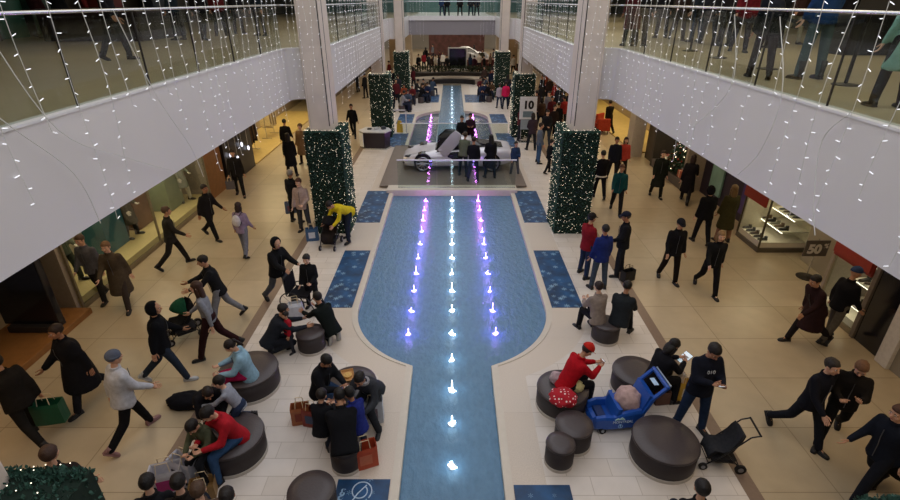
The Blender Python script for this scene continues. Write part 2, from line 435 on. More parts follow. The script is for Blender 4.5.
# --- hair, hats (drawn in head space); variants share meshes
def squash(vs, f):
    for v in vs: f(v)
def hair_mesh(kind):
    bm = NB(); rnd = random.Random(3)
    def fr(v):
        if v.co.y > .035 and v.co.z < .055: v.co.y = .035+(v.co.y-.035)*.2
        v.co += Vector((rnd.uniform(-1, 1), rnd.uniform(-1, 1), rnd.uniform(-1, 1)))*.0035
    if kind in ('short', 'bun', 'pony', 'long', 'curly', 'bob'):
        r = {'curly': (.097, .108, .105)}.get(kind, (.086, .104, .098))
        squash(ball(bm, (0, -.018, .034), r, 18, 12), fr)
    if kind == 'bun': ball(bm, (0, -.10, .11), (.045, .045, .04), 10, 8)
    if kind == 'pony': ball(bm, (0, -.12, .03), (.03, .035, .05), 10, 8); ball(bm, (0, -.13, -.07), (.026, .03, .09), 10, 8)
    if kind in ('long', 'bob'):
        L = .16 if kind == 'long' else .07
        squash(ball(bm, (0, -.055, -.03-L*.55), (.088, .055, .06+L), 14, 10), lambda v: setattr(v.co, 'x', v.co.x*(1+rnd.uniform(-.06, .06))))
        for s in (-1, 1): ball(bm, (s*.068, .0, -.05-L*.3), (.026, .04, .07+L*.5), 8, 8)
    if kind == 'bald':
        squash(ball(bm, (0, -.028, -.002), (.084, .088, .060), 18, 10), fr)
    if kind == 'beanie':
        ball(bm, (0, -.015, .045), (.090, .106, .096), 18, 12); lathe(bm, [(.088, -.0), (.097, .002), (.097, .035), (.088, .037)], 18, (0, -.014, .02))
    if kind == 'cap':
        vs = ball(bm, (0, -.012, .040), (.094, .114, .102), 18, 12); squash(vs, lambda v: setattr(v.co, 'z', max(v.co.z, .035)))
        a = [Vector(((.078)*math.cos(R(t)), .060+.115*math.sin(R(t)), .046-.02*math.sin(R(t)))) for t in range(0, 181, 15)]
        t_ = [bm.verts.new(p) for p in a]; b_ = [bm.verts.new(p-Vector((0, 0, .007))) for p in a]
        bm.faces.new(t_); bm.faces.new(b_[::-1])
        for i in range(len(a)): bm.faces.new((t_[i], b_[i], b_[(i+1) % len(a)], t_[(i+1) % len(a)]))
        ball(bm, (0, -.012, .142), .009, 6, 5)
    if kind == 'hood':
        vs = ball(bm, (0, -.022, .010), (.108, .120, .140), 18, 12)
        def f(v):
            if v.co.y > .04: v.co.y = .04-(v.co.y-.04)*.6
        squash(vs, f)
    if kind == 'hoodback':
        ball(bm, (0, -.10, -.13), (.10, .06, .05), 12, 8)
    if kind == 'mask':
        ball(bm, (0, .07, -.05), (.045, .045, .045), 10, 8)
    me = mesh_of(bm, kind, True); return me
_hair = {}
def hair(kind):
    if kind not in _hair: _hair[kind] = hair_mesh(kind)
    return _hair[kind]
def shoe_mesh(boot=False):
    bm = NB()
    prof = [(-.075, .030, .055), (-.07, .036, .075), (-.03, .036, .085), (.02, .038, .075), (.07, .044, .055), (.12, .044, .045), (.16, .036, .034), (.178, .018, .022)]
    rings = []
    for y, w, h in prof:
        rings.append([Vector((w*math.cos(a), y, -.062+h*.5+h*.5*math.sin(a) if math.sin(a) > -.3 else -.062)) for a in [2*PI*i/12+.26 for i in range(12)]])
    ring_loft(bm, rings)
    cyl(bm, (0, -.03, -.02), (0, -.028, .05 if not boot else .20), .042, .048 if not boot else .055, 12)
    n1 = len(bm.faces)
    sole = []
    for y, w, h in prof:
        sole.append([Vector((sx*(w+.004), y*1.03, z)) for sx, z in ((-1, -.075), (1, -.075), (1, -.055), (-1, -.055))])
    ring_loft(bm, sole); bm.faces.ensure_lookup_table()
    for f in bm.faces[n1:]: f.material_index = 1
    return mesh_of(bm, 'boot' if boot else 'shoe', True)
SHOE = shoe_mesh(); BOOT = shoe_mesh(True)
SKINS = ['#c99b80', '#b98a6c', '#d8ad93', '#a8775a', '#8a5f47']

POSE = {   # legs: (flex, abduct, knee) left, right ; arms: (flex, abduct, elbow, inward) left, right ; lean ; head pitch, head turn
 'stand': dict(legs=((2, 5, 3), (-2, 5, 2)), arms=((5, 9, 14, 5), (2, 9, 18, 5))),
 'idle': dict(legs=((8, 7, 8), (-4, 5, 2)), arms=((10, 10, 60, 30), (6, 9, 20, 5)), hp=10),
 'cross': dict(legs=((3, 6, 3), (-3, 6, 3)), arms=((22, 10, 95, 60), (22, 10, 95, 60)), hp=8),
 'phone': dict(legs=((6, 6, 6), (-4, 6, 2)), arms=((25, 8, 85, 25), (28, 8, 90, 25)), hp=32),
 'photo': dict(legs=((4, 6, 4), (-4, 6, 2)), arms=((62, 8, 75, 20), (62, 8, 75, 20)), hp=4),
 'walk': dict(legs=((22, 3, 6), (-18, 3, 26)), arms=((-20, 8, 15, 0), (24, 8, 30, 5)), lean=5, hp=6),
 'walk2': dict(legs=((-17, 3, 28), (21, 3, 4)), arms=((24, 8, 32, 5), (-22, 8, 15, 0)), lean=5, hp=4),
 'stroll': dict(legs=((13, 3, 6), (-12, 3, 14)), arms=((-8, 9, 20, 0), (10, 9, 25, 5)), lean=3, hp=8),
 'push': dict(legs=((20, 3, 6), (-18, 3, 22)), arms=((42, 8, 35, 8), (42, 8, 35, 8)), lean=12, hp=14),
 'bend': dict(legs=((22, 6, 18), (-2, 6, 8)), arms=((50, 8, 20, 5), (58, 8, 15, 5)), lean=62, hp=50),
 'sit': dict(legs=((82, 8, 84), (84, 10, 88)), arms=((30, 10, 65, 30), (28, 10, 70, 30)), lean=14, hp=24, seat=.44),
 'sitphone': dict(legs=((82, 10, 82), (80, 12, 90)), arms=((38, 8, 72, 28), (38, 8, 72, 28)), lean=26, hp=40, seat=.44),
 'sitwide': dict(legs=((80, 20, 78), (82, 22, 86)), arms=((30, 14, 60, 25), (34, 14, 60, 25)), lean=22, hp=30, seat=.44),
 'kneel': dict(legs=((62, 8, 150), (8, 8, 100)), arms=((46, 8, 45, 20), (50, 8, 40, 20)), lean=22, hp=22),
 'kneelup': dict(legs=((70, 6, 152), (70, 8, 152)), arms=((50, 10, 35, 15), (50, 10, 35, 15)), lean=34, hp=15),
 'float': dict(legs=((82, 6, 80), (78, 6, 84)), arms=((25, 10, 60, 20), (25, 10, 60, 20)), lean=-8, hp=10, seat=.0),
}
NPEOPLE = [0]
PEOPLE = {}
def person(loc, head, pose, label, top='jacket', tc='#1d1d22', lc='#20242e', hc='#1a1412', hr='short', skin=None, sc=1.0, group=None,
           shoes='#17171a', sole=None, far=0, hat=None, hatc=None, mods=None, fat=1.0, kind=('person', 'person'), facepitch=None, body_col=None, boots=False, extra=()):
    """build one figure; loc = ground (or seat) point; head = heading in degrees, 0 faces away from the camera"""
    P = dict(POSE[pose]); P.update(mods or {})
    rnd = random.Random(NPEOPLE[0]); NPEOPLE[0] += 1
    skin = skin or SKINS[rnd.randrange(4)]
    if 'seat' in P and .25 < loc.z < .6: loc = Vector((loc.x, loc.y, 0))
    lean = P.get('lean', 0); hp = P.get('hp', 0); ht = P.get('ht', 0)
    Rt = Rx(-lean) @ Rz(P.get('twist', 0))
    hipz = .92; pel = Vector((0, 0, hipz))
    th, sh, hw = .44, .43, .095
    legs = []
    for i, s in ((0, -1), (1, 1)):
        fl, ab, kn = P['legs'][i]
        h = pel+Vector((s*hw, 0, -.02)); T = Ry(-s*ab) @ Rx(fl); K = T @ Rx(-kn)
        k = h+T@Vector((0, 0, -th)); a = k+K@Vector((0, 0, -sh))
        fp = -(kn-fl) if kn-fl > 35 else min(0, -(kn-fl)*.75 if kn > fl+10 else 0)
        F = Rz(-s*10) @ Rx(fp)
        legs.append((h, k, a, T, K, F))
    if 'seat' in P and P['seat'] is not None: dz = P['seat']/sc+.11-hipz
    else:
        low = min(min(l[2].z-.078 for l in legs), min(l[1].z-.075 for l in legs)); 
        for l in legs:
            toe = l[2]+l[5]@Vector((0, .15, -.07)); low = min(low, toe.z)
        dz = -low
    D = Vector((0, 0, dz)); pel += D
    legs = [(h+D, k+D, a+D, T, K, F) for h, k, a, T, K, F in legs]
    up = lambda x, y, z: pel+Rt@Vector((x, y, z))
    armv = []
    for i, s in ((0, -1), (1, 1)):
        fl, ab, el, inw = P['arms'][i]
        S_ = up(s*.168, 0, .432); A = Ry(-s*ab) @ Rx(fl); B = A @ Rz(s*inw) @ Rx(el)
        e = S_+A@Vector((0, 0, -.28)); wv = e+B@Vector((0, 0, -.25)); armv.append((S_, e, wv, B))
    Rh = Rz(ht) @ Rx(-hp); nb = up(0, 0, .50); hc_ = nb+Rx(-lean*.6)@Vector((0, .01, .07))+Rh@Vector((0, .012, .115))
    vb, vc = (.034, .030) if far == 0 else (.045, .036) if far == 1 else (.06, .048)
    # continuous body
    bm = NB()
    def tloft(bm, rows, n=14):
        ring_loft(bm, [[up(x*math.cos(2*PI*i/n), oy+y*math.sin(2*PI*i/n), z) for i in range(n)] for z, x, y, oy in rows])
    fw = fat
    tloft(bm, [(-.08, .13, .10, 0), (.1, .125, .09, 0), (.3, .15, .10, 0), (.44, .16, .09, 0), (.50, .07, .06, 0)])
    capsule(bm, up(0, 0, .46), hc_-Rh@Vector((0, .02, .06)), .058, .052)
    for h, k, a, T, K, F in legs: capsule(bm, h, k, .075, .05); capsule(bm, k, a, .05, .036); capsule(bm, a, a+F@Vector((0, .12, -.045)), .034, .028)
    for S_, e, w_, B in armv: capsule(bm, S_, e, .048, .038); capsule(bm, e, w_, .038, .028)
    body = fuse(bm, vb)
    b2 = NB(); b2.from_mesh(body)
    def join(me, m4, mi=None):
        k = len(b2.verts); kf = len(b2.faces); b2.from_mesh(me); b2.verts.ensure_lookup_table(); bmesh.ops.transform(b2, matrix=m4, verts=b2.verts[k:])
    hs = 1.06 if sc > .8 else 1.22
    HM = Matrix.Translation(hc_) @ Rh.to_4x4() @ Matrix.Scale(hs, 4)
    if far < 2: join(HEAD, HM)
    else: ball(b2, hc_, (.075, .088, .11), 12, 8, rot=Rh)
    if far < 2:
        for i, (S_, e, w_, B) in enumerate(armv):
            s = -1 if i == 0 else 1
            X = Matrix.Diagonal((-1 if s == 1 else 1, 1, 1)).to_4x4()
            join(HAND[P.get('grip', 1 if P['arms'][i][2] > 50 else 0)], Matrix.Translation(w_) @ B.to_4x4() @ Rz(s*-70 if P['arms'][i][2] < 50 else s*-25).to_4x4() @ X)
    else:
        for S_, e, w_, B in armv: ball(b2, w_+B@Vector((0, 0, -.06)), (.03, .03, .06), 6, 5)
    b2.to_mesh(body); b2.free(); body.shade_smooth()
    sk = M(body_col or skin, .55, 0, 9, .08, name='skin')
    root = put(kind[0], body, None)
    for m in (sk, M('#1c1614', .5) if not body_col else sk, M('#a5615a', .5) if not body_col else sk, M('#d8d2cc', .4) if not body_col else sk): body.materials.append(m)
    root.location = loc; root.rotation_euler = (0, 0, R(head)); root.scale = (sc,)*3
    tag(root, label, kind[1], group)
    # trousers / tights
    bm = NB()
    lr = {'slim': (.088, .062, .048), 'wide': (.10, .08, .075)}.get(P.get('cut', ''), (.100, .078, .064))
    ring_loft(bm, [[up(x*math.cos(2*PI*i/14), y*math.sin(2*PI*i/14)+oy, z) for i in range(14)] for z, x, y, oy in ((-.09, .13, .12, 0), (0, .165*fw, .13*fw, -.01), (.10, .15*fw, .115*fw, 0))])
    for h, k, a, T, K, F in legs: capsule(bm, h, k, lr[0]*fw, lr[1]); capsule(bm, k, a+K@Vector((0, 0, .0)), lr[1], lr[2])
    put('trousers', fuse(bm, vc), cloth(lc), root)
    # top
    if top != 'none':
        bulk = {'jacket': 1.18, 'coat': 1.20, 'puffer': 1.30, 'hoodie': 1.14, 'sweater': .98, 'dress': 1.04}[top]*fw
        bm = NB()
        tloft(bm, [(-.17 if top != 'sweater' else -.10, .172*bulk, .140*bulk, 0), (0, .158*bulk, .12*bulk, 0), (.14, .150*bulk, .112*bulk, 0), (.30, .176*bulk, .122*bulk, 0), (.40, .172*bulk, .112*bulk, 0), (.475, .115, .082, 0), (.53, .068, .066, .005)])
        for S_, e, w_, B in armv: capsule(bm, S_, e, .060*bulk, .054*bulk); capsule(bm, e, w_-B@Vector((0, 0, -.005)), .056*bulk, .042*bulk)
        if top in ('coat', 'dress'):
            av = ((legs[0][1]+legs[1][1])/2-pel); av.normalize(); L = .52 if top == 'coat' else .45
            q = av.to_track_quat('-Z', 'Y').to_matrix(); spread = (legs[0][1]-legs[1][1]).length*.35
            rings = []
            for t, rx, ry in ((-.05, .165*bulk, .13*bulk), (.2, .18*bulk, .15*bulk+spread*.2), (L, .21*bulk, .16*bulk+spread*.42)):
                rings.append([pel+av*t+q@Vector((rx*math.cos(2*PI*i/14), ry*math.sin(2*PI*i/14), 0)) for i in range(14)])
            ring_loft(bm, rings)
        jk = put({'jacket': 'jacket', 'coat': 'coat', 'puffer': 'jacket', 'hoodie': 'hoodie', 'sweater': 'sweater', 'dress': 'dress'}[top], fuse(bm, vc), cloth(tc), root)
        if far == 0 and top in ('jacket', 'puffer', 'coat'):
            z = NB(); tube(z, [up(0, y*bulk+.012, zz) for zz, y in ((-.08, .125), (.14, .112), (.30, .122), (.42, .113))], .006, 5); put('zip', z, M('#55575c', .4, .5), jk)
            cb = NB(); lathe(cb, [(.062, 0), (.082, .0), (.078, .055), (.066, .055)], 14); bmesh.ops.transform(cb, matrix=Matrix.Translation(up(0, .0, .485)) @ Rx(-lean).to_4x4(), verts=cb.verts[:]); put('collar', cb, cloth(tc), jk)
    # shoes
    for h, k, a, T, K, F in legs:
        put('shoe' if not boots else 'boot', BOOT if boots else SHOE, [M(shoes, .5, 0, 10, .1), M(sole or shoes, .6, 0, 10, .1)], root, mat4=Matrix.Translation(a) @ F.to_4x4())
    if hr and hr != 'none':
        put('hair' if hr != 'hood' else 'hood', hair(hr), cloth(tc) if hr == 'hood' else M(hc, .6, 0, 40, .4, .5, name='hair'), root, mat4=HM)
    if hat: put('hat' if hat == 'beanie' else 'cap', hair(hat), cloth(hatc or '#222222'), root, mat4=HM)
    m4 = Matrix.Translation(Vector(loc)) @ Matrix.Rotation(R(head), 4, 'Z') @ Matrix.Scale(sc, 4)
    for ex in extra:
        if ex == 'backpack_w' or ex == 'backpack_k':
            b = NB(); ball(b, (0, 0, 0), (.14, .08, .19), 12, 8); o = put('backpack', mesh_of(b, 'backpack', True), cloth('#c9c8cf' if ex[-1] == 'w' else '#22252c'), None, mat4=m4 @ (Matrix.Translation(up(0, -.20, .28)) @ Rt.to_4x4()))
            tag(o, 'pale backpack worn by the child in lilac hoodie' if ex[-1] == 'w' else 'dark backpack worn by the child on the upper right floor', 'backpack')
            for s in (-1, 1):
                st = NB(); tube(st, [Vector((s*.09, .05, -.15)), Vector((s*.11, .12, -.02)), Vector((s*.11, .25, .06)), Vector((s*.10, .30, .14)), Vector((s*.10, .2, .23)), Vector((s*.09, .05, .16))], .012, 6); put('strap', st, cloth('#33343a'), o)
        if ex == 'scarf': 
            b = NB(); lathe(b, [(.07, 0), (.105, .01), (.10, .05), (.07, .06)], 14); bmesh.ops.transform(b, matrix=Matrix.Translation(up(0, .0, .475)), verts=b.verts[:]); put('scarf', b, cloth('#8d8b8f'), root)
        if ex == 'chest':
            t = bpy.data.curves.new('print', 'FONT'); t.body = '010'; t.size = .085; t.extrude = .003; t.align_x = 'CENTER'
            tmp = bpy.data.objects.new('t', t); SC0.objects.link(tmp); dg = bpy.context.evaluated_depsgraph_get(); me = bpy.data.meshes.new_from_object(tmp.evaluated_get(dg)); bpy.data.objects.remove(tmp)
            put('chest_print', me, M('#c9ccd2', .6), root, mat4=Matrix.Translation(up(0, .150, .30)) @ Rx(90-lean).to_4x4() @ Rz(0).to_4x4())
        if ex == 'trim':
            b = NB(); lathe(b, [(.19, -.02), (.215, 0), (.19, .03)], 18); bmesh.ops.transform(b, matrix=Matrix.Translation(pel+Vector((0, 0, -.10))), verts=b.verts[:]); put('hem', b, cloth('#b8b3ac'), root)
    PEOPLE[label] = dict(root=root, hands=[m4@(w_+B@Vector((0, 0, -.09))) for S_, e, w_, B in armv], m4=m4, lap=m4@(pel+Vector((0, .3, .1))), fwd=m4.to_3x3()@Vector((0, 1, 0)), head=m4@hc_)
    return PEOPLE[label]
# ------------------------------------------------------------------ things on the floor
m_leather = M('#41393a', .38, 0, 30, .18, .15, .5, 'dark_leather')
m_side = M('#2f2829', .55, 0, 30, .15, .1, .4, 'ottoman_side')
m_plinth = M('#b5ada4', .4, 0, 8, .1, name='plinth')
def ottoman(px, py, r, label, h=.43, big=True):
    p = U(px, py, h); p.z = 0
    t = E('ottoman', p, 0, label, 'ottoman', 'round brown leather ottomans')
    b = NB(); lathe(b, [(r*1.0, 0), (r*1.0, .055), (r*.97, .058)], 40); put('plinth', b, m_plinth, t)
    b = NB(); lathe(b, [(r*.97, .055), (r*.985, .07), (r*.985, h-.05)], 40); put('side', mesh_of(b, 'side', True), m_side, t)
    b = NB(); lathe(b, [(r*.98, h-.055), (r, h-.045), (r*1.0, h-.02), (r*.975, h-.004), (r*.5, h+.006), (.01, h+.008)], 40); put('cushion', mesh_of(b, 'cushion', True), m_leather, t)
    b = NB()
    for i in range(40):
        a, c = 2*PI*i/40, 2*PI*(i+1)/40
        cyl(b, (r*math.cos(a), r*math.sin(a), h-.047), (r*math.cos(c), r*math.sin(c), h-.047), .006, n=5, cap=False)
    put('piping', b, m_side, t)
    return p
OTT = {}
for k, px, py, r, lab in (
 ('A', 248, 368, .53, 'big round brown ottoman under the girl in the pale blue jacket'),
 ('B', 231, 434, .49, 'big round brown ottoman under the man in the red jacket'),
 ('C', 310, 331, .29, 'small round brown ottoman beside the toddler in red'),
 ('D', 352, 381, .43, 'round brown ottoman holding the box of snacks'),
 ('E', 345, 444, .245, 'small brown stool under the man seen from behind in black'),
 ('F', 311, 489, .33, 'empty round ottoman at the bottom edge left of the channel'),
 ('G', 607, 322, .29, 'small round ottoman shared by the seated couple seen from behind'),
 ('H', 637, 370, .43, 'round ottoman beside the seated woman in black with the tablet'),
 ('I', 563, 386, .45, 'round ottoman under the man in the red cap'),
 ('J', 574.5, 423, .30, 'larger of the two empty stools that stand together by the channel'),
 ('K', 561, 442, .225, 'smallest empty stool, nearest the channel on the right'),
 ('L', 666, 438, .50, 'big empty ottoman between the blue kiddie cart and the stroller')):
    OTT[k] = ottoman(px, py, r, lab)

def wheel(bm, c, r, w, ax=(1, 0, 0)):
    c = Vector(c); a = Vector(ax)*w/2; cyl(bm, c-a, c+a, r, n=18)
def stroller(loc, rz, label, seatc, hoodc, sc=1.0, hood=True, basket=None):
    """heading 0: travels towards +y; handle at -y"""
    t = E('stroller', loc, rz, label, 'stroller', None); t.scale = (sc,)*3
    fm = M('#26272b', .35, .6, name='stroller_frame')
    f = NB()
    for s in (-1, 1):
        tube(f, [(s*.24, -.52, 1.02), (s*.24, -.36, .96), (s*.25, .05, .42), (s*.24, .34, .12)], .014, 8)
        tube(f, [(s*.25, -.02, .50), (s*.26, -.34, .12)], .013, 8)
        tube(f, [(s*.25, .18, .30), (s*.26, -.26, .24)], .009, 6)
    cyl(f, (-.25, -.30, .2), (.25, -.30, .2), .011); cyl(f, (-.24, .28, .2), (.24, .28, .2), .011)
    put('frame', f, fm, t)
    h = NB(); cyl(h, (-.25, -.52, 1.02), (.25, -.52, 1.02), .019); put('handle', h, M('#141416', .8), t)
    for sx, y, r in ((-.24, .36, .085), (.24, .36, .085), (-.27, -.35, .11), (.27, -.35, .11)):
        wb = NB(); wheel(wb, (sx, y, r), r, .045); wo = put('wheel', wb, M('#17171a', .7), t)
        hb = NB(); wheel(hb, (sx, y, r), r*.5, .055); put('hub', hb, M('#8f9196', .4, .5), wo)
    sb = NB()
    rings = []
    for y, z, w in ((-.28, .92, .19), (-.24, .80, .22), (-.12, .50, .23), (-.02, .44, .23), (.16, .46, .22), (.22, .36, .21), (.26, .22, .18)):
        rings.append([Vector((x, y+dy, z+dz)) for x, dy, dz in ((-w, .06, .05), (-w*.8, 0, 0), (w*.8, 0, 0), (w, .06, .05), (w*.8, -.04, -.03), (-w*.8, -.04, -.03))])
    ring_loft(sb, rings); put('seat', mesh_of(sb, 'seat', True), cloth(seatc), t)
    if hood:
        hb = NB()
        rings = []
        for a in range(-10, 80, 15):
            q = Rx(-a)
            rings.append([Vector((0, -.12, .70))+q@Vector((.25*math.cos(u), 0, .34*math.sin(u))) for u in [PI*i/10 for i in range(11)]]+[Vector((0, -.12, .70))+q@Vector((.235*math.cos(u), 0, .325*math.sin(u))) for u in [PI*i/10 for i in range(10, -1, -1)]])
        ring_loft(hb, rings); put('canopy', mesh_of(hb, 'canopy', True), cloth(hoodc), t)
    kb = NB(); ring_loft(kb, [[Vector((x*w, y*l-.02, z)) for x, y in ((-1, -1), (1, -1), (1, 1), (-1, 1))] for z, w, l in ((.16, .18, .20), (.30, .22, .24))]); put('basket', kb, cloth(basket or '#2a2a2e'), t)
    return t
def bag(loc, rz, w, d, h, hexc, label, cat='shopping bag', hcol='#d9c7a5', tilt=0, patch=None, soft=False, name='shopping_bag', group=None):
    t = E(name, loc, rz, label, cat, group)
    if tilt: t.rotation_euler = (R(tilt), 0, rz)
    b = NB()
    e = .82 if soft else 1.0
    rows = [(0, 1), (.02, 1.02), (h*.5, 1.08 if soft else 1.0), (h*.85, .9 if soft else 1.0), (h, e)]
    rings = []
    for z, k in rows:
        rings.append([Vector((x*w/2*k, y*d/2*(k if z < h*.9 else (.45 if soft else .9)), z)) for x, y in ((-1, -1), (-.3, -1.08), (.4, -1.03), (1, -1), (1.03, 0), (1, 1), (.3, 1.06), (-.4, 1.02), (-1, 1), (-1.02, 0))])
    vs = ring_loft(b, rings, False); b.faces.new(vs[0][::-1])
    inner = [b.verts.new(v.co*1.0+Vector((0, 0, -.02))) for v in vs[-1]]
    c = sum((v.co for v in inner), Vector())/len(inner)
    for v in inner: v.co = c+(v.co-c)*.92
    low = [b.verts.new(Vector((v.co.x, v.co.y, h*.35))) for v in inner]
    n = len(inner)
    for i in range(n):
        b.faces.new((vs[-1][i], inner[i], inner[(i+1) % n], vs[-1][(i+1) % n])); b.faces.new((inner[i], low[i], low[(i+1) % n], inner[(i+1) % n]))
    b.faces.new(low)
    put('body', b, M(hexc, .5, 0, 12, .2, .2), t)
    for s in (-1, 1):
        hb = NB(); tube(hb, [(-w*.22, s*d*.4*e, h-.03), (-w*.18, s*d*.25, h+.13), (w*.18, s*d*.25, h+.13), (w*.22, s*d*.4*e, h-.03)], .006, 5); put('handle', hb, M(hcol, .7), t)
    if patch:
        for s in (-1, 1):
            pb = NB(); box(pb, -w*.28, w*.25, *sorted((s*(d/2*1.09), s*(d/2*1.09+.004))), h*.25, h*.72); put('print', pb, M(patch, .5), t)
    return t
# -------- blue rental cart shaped like a little car
def kiddie_cart(loc, rz):
    t = E('kiddie_cart', loc, rz, 'blue plastic kiddie car cart with a pink scarf in it', 'cart')
    blue = M('#1d4fa6', .3, 0, 5, .1, 0, .5, 'blue_plastic'); dark = M('#142c5c', .4, name='dark_blue_plastic')
    b = NB()
    # tub with two wells: nose at -x, back at +x
    prof = [(-.62, .20, .10, .26), (-.58, .27, .08, .36), (-.40, .30, .07, .40), (-.20, .31, .07, .38), (0.0, .31, .07, .46), (.25, .30, .07, .50), (.42, .28, .08, .50), (.50, .22, .12, .42)]
    rings = []
    for x, w, z0, z1 in prof:
        rings.append([Vector((x, y, z)) for y, z in ((-w*.86, z0), (w*.86, z0), (w, z0+.06), (w, z1-.05), (w*.92, z1), (w*.70, z1), (w*.62, z1-.14), (-w*.62, z1-.14), (-w*.70, z1), (-w*.92, z1), (-w, z1-.05), (-w, z0+.06))])
    ring_loft(b, rings); put('tub', mesh_of(b, 'tub'), blue, t)
    b = NB(); box(b, -.50, -.30, -.17, .17, .22, .30, .02); put('footwell', b, dark, t)
    b = NB(); ring_loft(b, [[Vector((x+dx, y, z)) for x, z in ((-.2, .30), (-.12, .30), (-.06, .56), (-.14, .56))] for y, dx in ((-.27, .02), (-.2, 0), (.2, 0), (.27, .02))]); put('dashboard', b, blue, t)
    b = NB(); ring_loft(b, [[Vector((x, y, z)) for x, z in ((.32, .30), (.45, .30), (.60, .80), (.50, .84))] for y in (-.26, -.2, .2, .26)]); put('backrest', b, blue, t)
    # push frame: open rectangle rising at the back
    b = NB()
    for s in (-1, 1): ring_loft(b, [[Vector((x+dx, s*.27+dy, z+dz)) for dx, dy, dz in ((-.035, -.03, 0), (.035, -.03, 0), (.035, .03, 0), (-.035, .03, 0))] for x, z in ((.42, .45), (.58, .78), (.84, 1.02))])
    box(b, .80, .87, -.30, .30, .98, 1.05, .015); box(b, .54, .62, -.28, .28, .72, .80, .015)
    put('push_frame', b, blue, t)
    b = NB(); cyl(b, (.90, -.28, 1.04), (.90, .28, 1.04), .018); put('handle', b, M('#9fb3cc', .3, .6), t)
    b = NB(); box(b, .66, .76, -.10, .10, .93, .945, .004); put('screen', b, M('#b9d4ee', .3, name='instruction_sticker'), t)
    for x, s, r in ((-.42, -1, .075), (-.42, 1, .075), (.36, -1, .09), (.36, 1, .09)):
        wb = NB(); wheel(wb, (x, s*.27, r), r, .05, (0, 1, 0)); wo = put('wheel', wb, M('#17181b', .7), t)
        hb = NB(); wheel(hb, (x, s*.272, r), r*.45, .06, (0, 1, 0)); put('hub', hb, M('#a3a8b0', .4, .5), wo)
    def word(s_, size, x, z, col, name):
        tc_ = bpy.data.curves.new(name, 'FONT'); tc_.body = s_; tc_.size = size; tc_.extrude = .003; tc_.align_x = 'CENTER'
        tm = bpy.data.objects.new('t', tc_); SC0.objects.link(tm); dg = bpy.context.evaluated_depsgraph_get(); me = bpy.data.meshes.new_from_object(tm.evaluated_get(dg)); bpy.data.objects.remove(tm)
        put(name, me, M(col, .5), t, mat4=Matrix.Translation((x, -.318, z)) @ Rx(90).to_4x4())
    word('MONTREAL', .085, -.02, .27, '#cfe0f5', 'lettering')
    b = NB(); prism(b, [(-.20, .355), (-.14, .40), (-.10, .375), (-.05, .41), (.02, .355)], -.322, -.310); put('emblem', b, M('#b8d8d0', .5), t)
    b = NB()
    for i in range(20):
        a, c = 2*PI*i/20, 2*PI*(i+1)/20; cyl(b, (-.06+.045*math.cos(a), -.318, .19+.045*math.sin(a)), (-.06+.045*math.cos(c), -.318, .19+.045*math.sin(c)), .007, n=5)
    cyl(b, (-.06, -.318, .16), (-.06, -.318, .22), .012); put('round_logo', b, M('#9fc4e8', .5), t)
    return t
def heap(name, loc, r, hexc, label, cat, folds=9, seed=1, parts=None, group=None):
    """a crumpled piece of cloth"""
    rnd = random.Random(seed); b = NB()
    vs = bmesh.ops.create_icosphere(b, subdivisions=4, radius=1)['verts']
    ph = [(rnd.uniform(-1, 1), rnd.uniform(-1, 1), rnd.uniform(-1, 1), rnd.uniform(3, 9), rnd.uniform(0, 6)) for _ in range(folds)]
    for v in vs:
        d = v.co.normalized(); k = 1+sum(.05*abs(math.sin(f*(d.x*a+d.y*c+d.z*e)*.9+o))-.02 for a, c, e, f, o in ph)
        v.co = Vector((d.x*r[0]*k, d.y*r[1]*k, max(-r[2]*.55, d.z*r[2]*k)))
    o = put(name, mesh_of(b, name, True), cloth(hexc), None, (loc[0], loc[1], loc[2]+r[2]*.55))
    return tag(o, label, cat, group)
